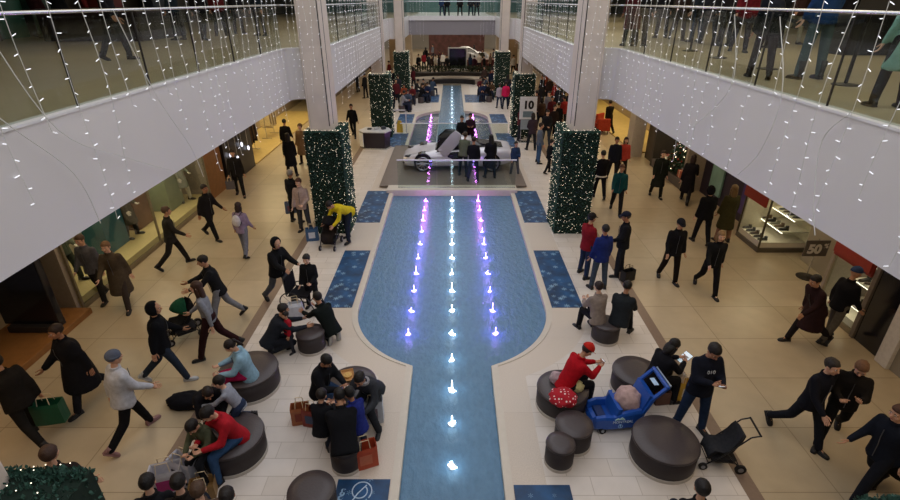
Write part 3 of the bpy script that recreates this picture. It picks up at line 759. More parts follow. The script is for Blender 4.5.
# -------- sports car: white, one door raised. x: nose at -x
def sports_car(loc, rz):
    t = E('sports_car', loc, rz, 'white low sports car with raised door parked on the grey deck', 'car')
    white = M('#d5d3da', .18, .25, 3, .03, 0, .6, 'pearl_white_paint'); black = M('#101114', .25, .2, name='black_trim'); glass = M('#15181d', .06, .0, 3, .05, 0, .8, 'dark_car_glass')
    st = [ # x, half width low, z low, half width shoulder, z shoulder, z hood(center)
     (-2.32, .55, .22, .52, .40, .42), (-2.22, .78, .15, .74, .50, .50), (-1.95, .92, .13, .88, .62, .58), (-1.5, .97, .13, .92, .76, .66), (-1.05, .97, .13, .90, .76, .76), (-.6, .93, .13, .88, .74, .84),
     (0, .90, .13, .88, .74, .86), (.5, .93, .13, .92, .80, .88), (.95, .99, .13, .97, .88, .92), (1.4, 1.0, .14, .98, .90, .90), (1.9, .98, .20, .93, .86, .86), (2.2, .90, .30, .84, .82, .84), (2.28, .86, .36, .80, .78, .80)]
    b = NB(); rings = []
    for x, wl, zl, ws, zs, zh in st:
        half = [(wl*.6, zl), (wl, zl+.03), (wl*1.02, (zl+zs)/2), (ws, zs), (ws*.8, zs+(zh-zs)*.5+.03), (ws*.45, zh+.01)]
        rings.append([Vector((x, -y, z)) for y, z in half]+[Vector((x, 0, zh+.02))]+[Vector((x, y, z)) for y, z in half[::-1]]+[Vector((x, 0, zl))])
    ring_loft(b, rings); bd = put('body', mesh_of(b, 'body', True), white, t)
    ss = bd.modifiers.new('s', 'SUBSURF'); ss.levels = 1; ss.render_levels = 2
    g = NB(); rings = []
    for x, w, zt in ((-.95, .72, .78), (-.55, .70, 1.02), (-.2, .64, 1.15), (.2, .60, 1.19), (.6, .58, 1.14), (1.1, .55, 1.00), (1.55, .50, .90)):
        rings.append([Vector((x, y, z)) for y, z in ((-w*1.15, .74), (-w, zt*.93), (-w*.7, zt), (w*.7, zt), (w, zt*.93), (w*1.15, .74))])
    ring_loft(g, rings); put('windscreen', mesh_of(g, 'windscreen', True), glass, t)
    g = NB(); rings = []
    for x, w, z in ((-.25, .40, 1.155), (.2, .40, 1.205), (.6, .38, 1.165)): rings.append([Vector((x, y, zz)) for y, zz in ((-w, z-.02), (-w*.9, z+.01), (w*.9, z+.01), (w, z-.02))])
    ring_loft(g, rings); put('roof', mesh_of(g, 'roof', True), white, t)
    for sx in (-1.42, 1.42):
        for s in (-1, 1):
            a = NB(); wheel(a, (sx, s*.80, .39), .375, .40, (0, 1, 0)); put('wheel_arch', a, black, t)
            wb = NB(); wheel(wb, (sx, s*.90, .34), .338, .24, (0, 1, 0)); wo = put('wheel', wb, M('#131316', .7), t)
            rb = NB(); y = s*1.025
            for i in range(24):
                p, q = 2*PI*i/24, 2*PI*(i+1)/24; cyl(rb, (sx+.265*math.cos(p), y, .34+.265*math.sin(p)), (sx+.265*math.cos(q), y, .34+.265*math.sin(q)), .022, n=6)
            for i in range(10): a_ = 2*PI*i/10; cyl(rb, (sx, y, .34), (sx+.26*math.cos(a_), y, .34+.26*math.sin(a_)), .026, .016, 6)
            wheel(rb, (sx, y, .34), .06, .04, (0, 1, 0)); put('rim', rb, M('#b9b7c6', .25, .7), wo)
    for s in (-1, 1):
        hl = NB(); ball(hl, (-2.0, s*.68, .585), (.20, .13, .045), 12, 6, Rz(-s*25)); put('headlight', hl, black, t)
        it = NB(); ball(it, (-2.20, s*.55, .30), (.10, .22, .08), 10, 6); put('air_intake', it, black, t)
        si = NB(); ball(si, (.78, s*.93, .58), (.30, .06, .13), 12, 6); put('side_intake', si, black, t)
        cp = NB(); ball(cp, (0.0, s*.865, .58), (.52, .06, .24), 16, 8); put('door_opening' if s == -1 else 'door', cp, black if s == -1 else white, t)
        mr = NB(); ball(mr, (-.70, s*.98, .90), (.08, .09, .05), 10, 6); cyl(mr, (-.70, s*.80, .84), (-.70, s*.95, .90), .014); put('mirror', mr, white, t)
    e = NB(); prism(e, [(.75, 1.08), (1.9, .90), (1.9, .885), (.75, 1.04)], -.42, .42); put('engine_cover', e, black, t)
    # raised door on the near side, hinged at the front pillar
    d = NB(); prism(d, [(0, -.22), (.12, -.30), (1.05, -.30), (1.22, -.12), (1.22, .14), (1.0, .20), (.1, .20)], -.05, .05)
    bmesh.ops.bevel(d, geom=d.edges[:], offset=.018, segments=2, affect='EDGES')
    m4 = Matrix.Translation((-.72, -.93, .74)) @ Rx(14).to_4x4() @ Ry(-52).to_4x4()
    do = put('raised_door', d, white, t, mat4=m4)
    w2 = NB(); prism(w2, [(.12, .20), (1.0, .20), (1.18, .16), (1.0, .44), (.65, .50)], -.03, .03); put('door_window', w2, glass, do)
    d2 = NB(); tube(d2, [(.08, 0, .20), (.62, 0, .52), (1.02, 0, .46), (1.24, 0, .15)], .026, 8); put('door_frame', d2, black, do)
    st_ = NB(); cyl(st_, (-.35, -.80, .74), (-.30, -.92, 1.15), .018); put('door_strut', st_, black, t)
    se = NB(); box(se, -.05, .5, -.55, -.1, .55, .78, .05); put('seat', se, cloth('#26262a'), t)
    return t
# ------------- car deck over the pool
bm = NB(); box(bm, -2.80, 2.88, 18.35, 24.3, .052, .10, .01); tag(put('car_deck', bm, M('#75695f', .45, 0, 3, .12, name='deck_boards')), 'low grey brown deck across the pool carrying the white car', 'deck')
bm = NB(); box(bm, -2.45, 2.45, 17.75, 18.34, -.2, .13, .01); S('trim_90', bm, m_kerb)
for y0, xa, xb, lab in ((18.05, -2.05, 2.4, 'clear glass barrier with pale rail in front of the car'), (24.2, -2.5, 2.7, 'clear glass barrier with pale rail behind the car')):
    t = E('glass_barrier', (0, y0, .10), 0, lab, 'barrier')
    n = 3
    for i in range(n):
        g = NB(); box(g, lerp(xa, xb, i/n)+.01, lerp(xa, xb, (i+1)/n)-.01, -.006, .006, .02, 1.08); put('glass_panel', g, GLASS, t)
    g = NB(); box(g, xa, xb, -.022, .022, 1.08, 1.115, .005); put('rail', g, M('#e6e6ea', .3), t)
    g = NB(); box(g, xa, xb, -.03, .03, 0, .04); put('base_rail', g, m_steel, t)
sports_car(Vector((.22, 21.1, .101)), 0)
# ------------- hedges round the pillars
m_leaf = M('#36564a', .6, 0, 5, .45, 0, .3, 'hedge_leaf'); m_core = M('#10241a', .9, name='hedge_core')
m_fairy = EM('#fff0d0', 2.2, 'fairy_light')
hn = ['nearest the camera', 'beside the big pool', 'beyond the car', 'farthest, near the bridge']
for i, y in enumerate(PY):
    for s in (-1, 1):
        x0, x1, y0, y1, h = 3.17, 4.20, y-.12, y+1.1, 3.14
        if i == 0: x0 = 2.85 if s < 0 else 3.0; y0 = 1.4; y1 = 2.76 if s < 0 else 2.50; h = 3.2
        xs = sorted((s*x0, s*x1)); cx, cy = (xs[0]+xs[1])/2, (y0+y1)/2
        rnd = random.Random(i*2+s)
        t = E('pillar_hedge', (cx, cy, 0), 0, f'square hedge with fairy lights round the {side[s]} pillar {hn[i]}', 'hedge')
        hx, hy = (xs[1]-xs[0])/2, (y1-y0)/2; wi = .22 if i else 3.40-x0; wl, wr = (wi, .1) if s > 0 else (.1, wi)
        b = NB()
        # hollow clipped core: four slabs round the pillar and a lid ring
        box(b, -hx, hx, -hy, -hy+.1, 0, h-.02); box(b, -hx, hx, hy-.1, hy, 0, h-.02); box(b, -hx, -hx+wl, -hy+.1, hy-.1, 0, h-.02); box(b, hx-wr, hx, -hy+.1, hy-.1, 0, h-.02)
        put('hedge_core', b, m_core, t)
        lf = NB(); fl = NB()
        nl = 9000 if i == 1 else 4500 if i == 2 else 3500 if i else 7000
        def spot(rnd):
            f = rnd.choices(('f', 'i', 'o', 'b', 't'), (1, 1, .6, .4 if i else 1, .6 if i else 2.2))[0]
            u, v = rnd.uniform(-1, 1), rnd.random()
            if f == 'f': return Vector((u*hx, -hy, v*h)), Vector((0, -1, 0))
            if f == 'b': return Vector((u*hx, hy, v*h)), Vector((0, 1, 0))
            if f == 'i': return Vector((-s*hx, u*hy, v*h)), Vector((-s, 0, 0))
            if f == 'o': return Vector((s*hx, u*hy, v*h)), Vector((s, 0, 0))
            e = rnd.random()
            q = Vector((u*hx, (-1 if rnd.random() < .5 else 1)*(hy-rnd.random()*.1), h)) if e < .5 else (Vector((-s*(hx-rnd.random()*wi), u*hy, h)) if rnd.random() < (.5 if i else .9) else Vector((s*(hx-rnd.random()*.1), u*hy, h)))
            return q, Vector((0, 0, 1))
        for _ in range(nl):
            p, nn = spot(rnd); d = (nn+Vector((rnd.uniform(-1, 1), rnd.uniform(-1, 1), rnd.uniform(-.6, 1)))*.9).normalized()
            a = d.cross(Vector((rnd.uniform(-1, 1), rnd.uniform(-1, 1), rnd.uniform(-1, 1)))).normalized(); L = rnd.uniform(.035, .07)*(.7 if i == 0 else 1); p = p-nn*.01
            v = [lf.verts.new(q) for q in (p, p+d*L*.5+a*L*.32, p+d*L, p+d*L*.5-a*L*.32)]; lf.faces.new(v)
        o = put('foliage', lf, m_leaf, t); o['kind'] = 'stuff'
        for _ in range(620 if i == 1 else 420 if i else 120):
            p, nn = spot(rnd); p += nn*.055; bmesh.ops.create_icosphere(fl, subdivisions=0 if False else 1, radius=.0065 if i == 1 else .009 if i > 1 else .005, matrix=Matrix.Translation(p))
        o = put('fairy_lights', fl, m_fairy, t); o['kind'] = 'stuff'
# tinsel plants at the foot of the frame rest on the near hedge
# ------------- snow patterned mats
def mat_pattern():
    m, n, l, b = nt('snowflake_mat')
    tc = n.new('ShaderNodeTexCoord')
    vo = n.new('ShaderNodeTexVoronoi'); vo.inputs['Scale'].default_value = 4.6; l.new(tc.outputs['Object'], vo.inputs['Vector'])
    sb = n.new('ShaderNodeVectorMath'); sb.operation = 'SUBTRACT'
    ml = n.new('ShaderNodeVectorMath'); ml.operation = 'SCALE'; ml.inputs['Scale'].default_value = 1.0
    l.new(tc.outputs['Object'], sb.inputs[0]); l.new(vo.outputs['Position'], sb.inputs[1])
    sp = n.new('ShaderNodeSeparateXYZ'); l.new(sb.outputs[0], sp.inputs[0])
    at = n.new('ShaderNodeMath'); at.operation = 'ARCTAN2'; l.new(sp.outputs['X'], at.inputs[0]); l.new(sp.outputs['Y'], at.inputs[1])
    m6 = n.new('ShaderNodeMath'); m6.operation = 'MULTIPLY'; m6.inputs[1].default_value = 6; l.new(at.outputs[0], m6.inputs[0])
    co_ = n.new('ShaderNodeMath'); co_.operation = 'COSINE'; l.new(m6.outputs[0], co_.inputs[0])
    ma = n.new('ShaderNodeMath'); ma.operation = 'MULTIPLY_ADD'; ma.inputs[1].default_value = .03; ma.inputs[2].default_value = .05; l.new(co_.outputs[0], ma.inputs[0])
    ln = n.new('ShaderNodeVectorMath'); ln.operation = 'LENGTH'; l.new(sb.outputs[0], ln.inputs[0])
    lt = n.new('ShaderNodeMath'); lt.operation = 'LESS_THAN'; l.new(ln.outputs['Value'], lt.inputs[0]); l.new(ma.outputs[0], lt.inputs[1])
    no = n.new('ShaderNodeTexNoise'); no.inputs['Scale'].default_value = 2.2; no.inputs['Detail'].default_value = 6; l.new(tc.outputs['Object'], no.inputs['Vector'])
    cr = n.new('ShaderNodeValToRGB'); cr.color_ramp.elements[0].color = (*lin('#08233f'), 1); cr.color_ramp.elements[0].position = .3; cr.color_ramp.elements[1].color = (*lin('#175a92'), 1); cr.color_ramp.elements[1].position = .75
    l.new(no.outputs['Fac'], cr.inputs[0])
    m2 = n.new('ShaderNodeMath'); m2.operation = 'MULTIPLY'; m2.inputs[1].default_value = .75; l.new(lt.outputs[0], m2.inputs[0])
    mx = n.new('ShaderNodeMix'); mx.data_type = 'RGBA'; mx.inputs['B'].default_value = (*lin('#8fb4cf'), 1)
    l.new(m2.outputs[0], mx.inputs['Factor']); l.new(cr.outputs[0], mx.inputs['A']); l.new(mx.outputs['Result'], b.inputs['Base Color'])
    b.inputs['Roughness'].default_value = .5
    return m
m_mat = mat_pattern()
def floor_mat(x0, x1, y0, y1, lab):
    b = NB(); cx, cy = (x0+x1)/2, (y0+y1)/2; box(b, x0-cx, x1-cx, y0-cy, y1-cy, 0, .012, .003); o = put('floor_mat', b, m_mat, None, (cx, cy, .001)); tag(o, lab, 'mat'); return o
sd = {-1: 'left', 1: 'right'}
for s in (-1, 1):
    for y0, y1, a, b_, w in ((9.95, 12.95, 2.36, 3.1, 'beside the wide round part of the pool'), (15.0, 18.0, 2.36, 3.2, 'at the near corner of the deck'), (24.4, 27.2, 2.36, 3.25, 'just beyond the car deck'), (29.6, 32.3, 2.36, 3.3, 'beside the rounded far end of the pool'), (36.4, 39.6, .95, 2.1, 'beside the distant straight channel')):
        floor_mat(*sorted((s*a, s*b_)), y0, y1, f'blue snowflake mat {sd[s]} of the water {w}')
fm = floor_mat(-1.72, -.93, 3.4, 5.22, 'dark blue mat with white swirl at bottom edge left of the channel')
floor_mat(.92, 1.76, 3.4, 5.12, 'dark blue mat at bottom edge right of the channel')
def letters(s_, size, col, parent, m4, name='lettering', ex=.002):
    tc_ = bpy.data.curves.new(name, 'FONT'); tc_.body = s_; tc_.size = size; tc_.extrude = ex; tc_.offset = size*.05; tc_.align_x = 'CENTER'
    tm = bpy.data.objects.new('t', tc_); SC0.objects.link(tm); dg = bpy.context.evaluated_depsgraph_get(); me = bpy.data.meshes.new_from_object(tm.evaluated_get(dg)); bpy.data.objects.remove(tm)
    return put(name, me, M(col, .5) if isinstance(col, str) else col, parent, mat4=m4)
letters('Place', .13, '#8fb0cf', fm, Matrix.Translation((-.27, .60, .014)) @ Rz(78).to_4x4())
b = NB(); pts = [Vector((-.02+.16*math.cos(R(a))*(1-a/900), .70+.17*math.sin(R(a))*(1-a/900), .016)) for a in range(-40, 420, 15)]; tube(b, pts, .010, 5); tube(b, [Vector((-.16, .46, .016)), Vector((-.06, .66, .016)), Vector((.05, .80, .016))], .010, 5); put('swirl', b, M('#b8cbe0', .5), fm)
# ------------- fountain lights
m_wt = EM('#dff3ff', 9, 'white_lamp_jet_glow'); m_bl = EM('#7d6bff', 9, 'violet_lamp_jet_glow'); m_pu = EM('#e070ff', 9, 'magenta_lamp_jet_glow')
m_jet = M('#eef4ff', .15, 0, 20, .05, 0, .6, 'white_water')
def jet_mesh(h, seed):
    rnd = random.Random(seed); b = NB()
    lathe(b, [(.040, 0), (.026, .025), (.010, h*.5), (.013, h*.8), (.004, h)], 8)
    for k in range(7):
        a = rnd.uniform(0, 2*PI); r = rnd.uniform(.03, .075); ball(b, (r*math.cos(a), r*math.sin(a), rnd.uniform(.005, .03)), rnd.uniform(.009, .020), 6, 5)
    return mesh_of(b, 'water_jet', True)
jets = [jet_mesh(h, i) for i, h in enumerate((.12, .20, .26, .16))]
lamp = NB(); lathe(lamp, [(.042, -.01), (.042, .012), (.01, .016)], 12); lamp = mesh_of(lamp, 'lamp')
ring = NB(); lathe(ring, [(.075, -.03), (.075, .004), (.052, .010)], 14); ring = mesh_of(ring, 'housing')
def fountain(x, y, kind, lab, grp, k, power):
    t = E('fountain_jet', (x, y, -.095), 0, lab, 'fountain', grp)
    col, em = {'w': ((.55, .85, 1.0), m_wt), 'v': ((.33, .22, 1.0), m_bl), 'm': ((.75, .22, 1.0), m_pu)}[kind]
    put('housing', ring, M('#9aa2ad', .3, .6), t); put('lamp', lamp, em, t); put('water_jet', jets[k % 4], m_jet if power < 1 else em, t)  # stronger jets wear the lamp emission: their lit water is made to glow
    L = bpy.data.lights.new('jet_light', 'POINT'); L.energy = power; L.color = col; L.shadow_soft_size = .05; L.use_shadow = True
    o = bpy.data.objects.new('jet_light', L); C.objects.link(o); o.location = (x, y, .10)
for k, y in enumerate((5.54, 6.42, 7.25, 8.15)): fountain(0, y, 'w', 'white lit fountain jet in the narrow near channel', 'white jets in the near channel', k, 1.6)
for k in range(10):
    y = 9.03+.905*k
    fountain(0, y, 'w', 'white lit fountain jet in the middle row of the wide pool', 'white jets down the middle of the wide pool', k, 1.4)
    for s in (-1, 1):
        fountain(s*(.96), y, 'v' if k < 7 else 'm', f'violet lit fountain jet in the {sd[s]} row of the wide pool', f'violet jets in the {sd[s]} row of the wide pool', k+s, 4.2)
for k in range(7):
    y = 25.0+1.1*k
    for s in (-1, 1): fountain(s*1.3, y, 'm', f'magenta lit fountain jet on the {sd[s]} side of the pool beyond the car', f'magenta jets on the {sd[s]} beyond the car', k, 2.5)
for k in range(15): fountain(0, 25.0+1.35*k, 'w', 'small white lit jet in the far straight channel', 'white jets in the far channel', k, .9)
# ------------- icicle light strands
m_wire = M('#dcdcd6', .4, 0, 5, .05, name='white_wire'); m_led = EM('#f2f4ff', 1.2, 'small_led')
def strand_mesh(length, seed, bulb, wob, stub=True):
    length += .75
    rnd = random.Random(seed); wb = NB(); lb = NB(); pts = []; z = 0; k = 0
    while z > -length:
        pts.append(Vector((wob*math.sin(z*2.2+seed), wob*1.3*math.sin(z*1.3+seed*2), z))); z -= .16
    tube(wb, pts, .0040 if stub else .0025, 4)
    for i, p in enumerate(pts[1:]):
        q = p+Vector((rnd.uniform(-.01, .01), (.055 if (i+seed) % 2 else -.055)*rnd.uniform(.6, 1.1), rnd.uniform(-.03, .02))); stub and cyl(wb, p, q, .003, n=4); cyl(lb, p+(q-p)*.25, q+(q-p)*.25, bulb*.8, bulb*.6, 5); bmesh.ops.create_icosphere(lb, subdivisions=1, radius=bulb, matrix=Matrix.Translation(q))
    return mesh_of(wb, 'wire'), mesh_of(lb, 'bulbs')
near_m = [strand_mesh(L, i, .0055, .03) for i, L in enumerate((1.3, 2.4, 2.6, 1.9, 2.8, 2.3))]
far_m = [strand_mesh(L, i+10, .0062, .02, False) for i, L in enumerate((2.2, 2.6, 1.6, 2.9))]
def strand(x, y, z, k, far, lab, grp, rz=0):
    ms = (far_m if far else near_m); wm, lm = ms[k % len(ms)]
    o = put('light_strand', wm, m_wire, None, (x, y, z), rz); tag(o, lab, 'string light', grp)
    b = put('bulbs', lm, m_led, o); b['kind'] = 'stuff'
    return o
for s in (-1, 1):
    n = 0; y = 4.0
    rnd = random.Random(40+s)
    while y < 14.1:
        strand(s*(4.45-.035), y, BZ1+1.78, rnd.randrange(6), False, f'white icicle light strand hanging over the nearest {sd[s]} balcony', f'icicle lights on the nearest {sd[s]} balcony'); y += rnd.uniform(.44, .60) if y < 8 else rnd.uniform(.28, .42)
    for x in (4.15, 4.3): strand(s*x, 14.43, BZ1+1.78, 1, False, f'white icicle light strand at the {sd[s]} balcony corner by the pillar', f'corner icicle lights on the {sd[s]}')
    y = 15.6
    while y < 26.2:
        strand(s*(3.47-.035), y, BZ1+1.78, rnd.randrange(4), True, f'white icicle light strand hanging over the second {sd[s]} balcony', f'icicle lights on the second {sd[s]} balcony'); y += rnd.uniform(.26, .36)
    y = 28
    while y < 38:
        strand(s*(4.45-.035), y, BZ1+1.78, rnd.randrange(4), True, f'distant icicle light strand on the third {sd[s]} balcony', f'icicle lights on the third {sd[s]} balcony'); y += .8
    for x in (3.5, 3.65, 3.8, 3.95): strand(s*x, PY[1]-.03, 7.2-.1*((x*10) % 3), 3+int(x*10) % 3, False, f'icicle light strand on the front of the tall {sd[s]} pillar', f'icicle lights on the {sd[s]} pillar')
    for x in (2.3, 2.55, 2.8, 3.05, 3.3): strand(s*x, 43.85, BZ1+1.75, int(x*10), True, f'icicle light strand at the {sd[s]} end of the far bridge', f'icicle lights at the {sd[s]} end of the bridge')
# loose white cables drooping down the two near balcony fronts
for s, pts in ((-1, [(4.3, 6.38), (4.9, 5.5), (5.6, 4.7), (5.75, 4.0)]), (-1, [(5.1, 6.38), (5.6, 5.2), (6.6, 4.6), (7.6, 4.1)]), (-1, [(7.2, 6.38), (7.7, 5.2), (8.3, 4.3), (8.5, 3.7)]), (1, [(5.6, 5.4), (5.9, 5.0), (5.7, 4.3), (5.5, 3.95)]), (1, [(7.4, 6.3), (6.9, 5.4), (7.0, 4.6), (7.4, 4.1)]), (1, [(8.6, 6.3), (8.2, 5.3), (9.2, 4.4)])):
    b = NB(); P3 = [Vector((s*4.40, y, z)) for y, z in pts]; out = []
    for i in range(len(P3)-1):
        p0 = P3[max(0, i-1)]; p1 = P3[i]; p2 = P3[i+1]; p3 = P3[min(len(P3)-1, i+2)]
        for j in range(6):
            u = j/6; out.append(.5*((2*p1)+(-p0+p2)*u+(2*p0-5*p1+4*p2-p3)*u*u+(-p0+3*p1-3*p2+p3)*u**3))
    out.append(P3[-1]); tube(b, out, .006, 5)
    c0 = out[0].copy(); bmesh.ops.translate(b, verts=b.verts[:], vec=-c0)
    o = put('cable', b, m_wire, None, c0); tag(o, f'loose white cable drooping across the {sd[s]} balcony front', 'cable', f'loose cables on the {sd[s]} balcony')
# ------------------------------------------------------------------ shop fronts (lower level)
m_wood = M('#8a5f34', .45, 0, 6, .25, name='wood_panel'); m_shelf = M('#ddd6c6', .4, 0, 5, .05, name='white_shelf'); m_red = M('#8c2f22', .5, name='red_banner')
m_goldfloor = M('#c9b070', .35, 0, 4, .15, name='shop_floor')
def shopwall(s, x, y0, y1, mat, z0=0, z1=4.0, th=.25, name=None):
    b = NB(); box(b, *sorted((s*x, s*(x+th))), y0, y1, z0, z1); return S(name or 'wall_'+side[s], b, mat)
def divider(s, y, x0=8.7, x1=10.9, mat=None):
    b = NB(); box(b, *sorted((s*x0, s*x1)), y-.08, y+.08, 0, 4.0); return S('wall_'+side[s], b, mat or M('#9a8f80', .6))
wn = [0]
def window(s, y0, y1, x=8.62, plat=.28, platmat=None, z1=3.2, mull=1, col=(1, .85, .6), power=40, depth=1.6, lab=None):
    wn[0] += 1
    b = NB(); box(b, *sorted((s*(x+.05), s*(x+depth))), y0, y1, 0, plat); S('window_%d' % wn[0], b, platmat or m_shelf)
    b = NB(); box(b, *sorted((s*(x+depth), s*(x+depth+.1))), y0, y1, 0, 4.0); S('wall_'+side[s], b, M('#b3a68c', .6, 0, 3, .15))
    b = NB(); box(b, *sorted((s*x, s*(x+.06))), y0, y1, 0, .12)
    for i in range(mull+1): yy = lerp(y0, y1, i/mull); box(b, *sorted((s*x, s*(x+.05))), yy-.025, yy+.025, 0, z1)
    S('window_%d_frame' % wn[0], b, M('#857a62', .4, .2))
    b = NB(); box(b, *sorted((s*(x+.02), s*(x+.03))), y0, y1, .12, z1); S('window_%d_glass' % wn[0], b, SHOPGLASS)
    area((s*(x+depth*.5), (y0+y1)/2, 3.1), depth*.5, (y1-y0)*.7, power, col, 'shop_light')
# left side
shopwall(-1, 8.7, -4, 7.2, m_wood); 
b = NB(); box(b, -9.75, -8.35, 7.35, 9.75, 0, .14, .01); tag(put('display_plinth', b, m_wood, None), 'low wooden plinth under the dark panel at the left edge', 'plinth')
t = E('standing_screen', (-8.95, 8.95, .145), 0, 'dark blue black screen standing on the wooden plinth at left edge', 'screen')
b = NB(); box(b, -.62, .55, -.08, .08, .15, 2.4, .01); put('panel', b, M('#14161f', .15, 0, 3, .1, 0, .6), t)
b = NB(); box(b, -.60, .53, -.095, -.08, 1.0, 2.35); put('screen', b, M('#1b2438', .1, 0, 3, .2, 0, .7), t); b = NB(); box(b, -.5, .45, -.2, .2, 0, .15, .01); put('foot', b, m_dark, t)
divider(-1, 7.25); divider(-1, 9.85)
window(-1, 9.9, 16.9, mull=2, platmat=M('#cdbb84', .4, 0, 3, .1), power=70)
for y, x0, x1, h, hx, lab in ((12.6, 9.3, 9.9, 1.9, '#2f6672', 'teal display board standing in the left shop window'), (15.7, 9.2, 9.9, 2.0, '#7d8a6c', 'grey green display board at the far end of the left shop window'), (14.2, 9.4, 9.8, .95, '#6d4a35', 'brown wooden crate table in the left shop window')):
    b = NB(); box(b, -x1, -x0, y-.45, y+.45, .285, .285+h, .01); t_ = put('display_board', b, M(hx, .5, 0, 2, .4), None); tag(t_, lab, 'display')
divider(-1, 17.0)
shopwall(-1, 8.7, 17.08, 18.4, m_wood)
shopwall(-1, 8.62, 18.5, 21.3, M('#1b1b20', .3, 0, 2, .1), name='wall_left_panel')
m_star = EM('#e8ecff', 1.6, 'ornament_glow')
for i, (y, z) in enumerate(((18.9, 1.15), (19.5, .85), (20.1, 1.25), (20.7, .95))):
    t = E('hanging_ornament', (-8.55, y, z), 0, 'white hanging star drop ornament in front of the dark left shop panel', 'ornament', 'white drop ornaments on the dark left panel')
    b = NB(); ball(b, (0, 0, 0), (.05, .05, .10), 8, 6); put('drop', b, m_star, t); b = NB(); cyl(b, (0, 0, .05), (0, 0, 2.6), .006, n=5); put('string', b, m_wire, t)
divider(-1, 21.4)
b = NB(); box(b, -10.8, -8.62, 21.5, 33.0, 0, .06); S('floor', b, m_goldfloor)
area((-9.6, 24, 3.8), 1.8, 4, 110, (1, .82, .45), 'shop_light'); area((-9.6, 30, 3.8), 1.8, 4, 110, (1, .82, .45), 'shop_light')
def rack(x, y, s, label, cols, n=9, rz=0):
    t = E('clothes_rack', (x, y, .065), rz, label, 'rack')
    b = NB()
    for e in (-.6, .6): cyl(b, (0, e, 0), (0, e, 1.45), .018); cyl(b, (-.25, e, .02), (.25, e, .02), .016)
    cyl(b, (0, -.6, 1.45), (0, .6, 1.45), .018); put('rail', b, m_steel, t)
    rnd = random.Random(int(abs(x*10+y*7)))
    for i in range(n):
        g = NB(); yy = -.5+i*1.0/(n-1); h = rnd.uniform(.6, .95)
        ring_loft(g, [[Vector((X*w, yy+Y*.035, z)) for X, Y in ((-1, -1), (1, -1), (1, 1), (-1, 1))] for z, w in ((1.38-h, .27), (1.20, .24), (1.36, .17), (1.41, .05))])
        o = put('garment', g, cloth(cols[i % len(cols)]), None, (x, y, .065), rz); tag(o, 'garment hanging on the rail of the '+label.split(' clothes')[0]+' rack', 'clothes', 'garments on the '+label.split(' clothes')[0]+' rack')
rack(-9.5, 23.2, -1, 'dark clothes rail in the golden left shop', ['#3a2c28', '#1d1d22', '#5c4630'])
rack(-9.6, 26.4, -1, 'pale clothes rail in the golden left shop', ['#cdbd95', '#8d7b55', '#e0d6b8'])
for y0, y1, hx in ((33.1, 37.5, '#3b332d'), (37.6, 44, '#6d5b40'), (44.1, 60, '#4b443d')): shopwall(-1, 8.7, y0, y1, M(hx, .5, 0, 1.5, .4))
# a pale square column outside the left shop and gold curtains
for y in (31.5, 33.0, 34.5):
    pass
# right side
shopwall(1, 8.6, -4, 7.75, M('#8d8577', .5, 0, 2, .1)); 
b = NB(); box(b, 8.52, 8.95, 7.75, 8.05, 0, 4.0, .01); S('trim_91', b, M('#cfcac4', .4))
b = NB(); box(b, 8.62, 8.72, 8.07, 8.75, 0, 2.6, .01); S('door_1', b, M('#17161c', .15, 0, 3, .1, 0, .6)); b = NB(); box(b, 8.62, 8.9, 8.07, 8.75, 2.6, 4.0); S('wall_right', b, m_dark)
b = NB(); box(b, 8.58, 8.95, 8.76, 8.86, 0, 4, .01); S('trim_92', b, M('#6b6259', .4))
shoec = ['#1c1a1c', '#3a2a22', '#5d4630', '#26303a', '#74705f', '#141416']
def shoe_on(p, rz, col, lab, grp, k=1.0):
    o = put('display_shoe', SHOE, [M(col, .45), M('#b7b1a4' if col != '#1c1a1c' else '#17171a', .6)], None, p+Vector((0, 0, .075*k)), rz); o.scale = (k,)*3; tag(o, lab, 'shoe', grp)
def shoe_shelves(s, y0, y1, x, tiers, lab, grp):
    t = E('shoe_shelf', (s*x, (y0+y1)/2, .29), 0, lab, 'shelf'); b = NB(); hy = (y1-y0)/2-.06
    for i, (dx, z) in enumerate(tiers):
        b2 = NB(); box(b2, *sorted((s*dx, s*(dx+.38))), -hy, hy, z-.04, z, .004); put('shelf_board', b2, m_shelf, t)
        b3 = NB(); box(b3, *sorted((s*(dx+.01), s*(dx+.03))), -hy, hy, z-.055, z-.041); put('shelf_light', b3, EM('#fff3d8', 5, 'shelf_light'), t)
        n = int((y1-y0-.2)/.20)
        for k in range(n):
            shoe_on(Vector((s*(x+dx+.18), y0+.2+k*.20, .29+z)), R(90*s+random.uniform(-25, 25)), shoec[(k*5+i*3) % 6], 'dark shoe displayed on the '+lab, grp)
    box(b, *sorted((s*(tiers[-1][0]+.34), s*(tiers[-1][0]+.42))), -hy, hy, 0, 1.5); put('back_board', b, m_shelf, t)
window(1, 8.88, 10.0, plat=.28, mull=1, power=26, depth=1.5)
shoe_shelves(1, 8.95, 9.98, 8.8, ((.05, .18), (.35, .55), (.62, .92)), 'stepped shelf in the right shoe shop window', 'shoes in the right shop window')
b = NB(); box(b, 8.56, 8.61, 8.9, 10.0, 1.42, 1.80); S('trim_93', b, m_red)
put('banner', (lambda bb: (box(bb, -.02, .02, -.53, .53, 0, .30), bb)[1])(NB()), m_red, None, (8.53, 9.45, 1.5))
tag(bpy.data.objects['banner'], 'red banner across the shoe shop window at right', 'banner')
shopwall(1, 9.75, 10.15, 12.4, M('#a69c86', .5, 0, 2, .1))
divider(1, 10.1, 8.70)
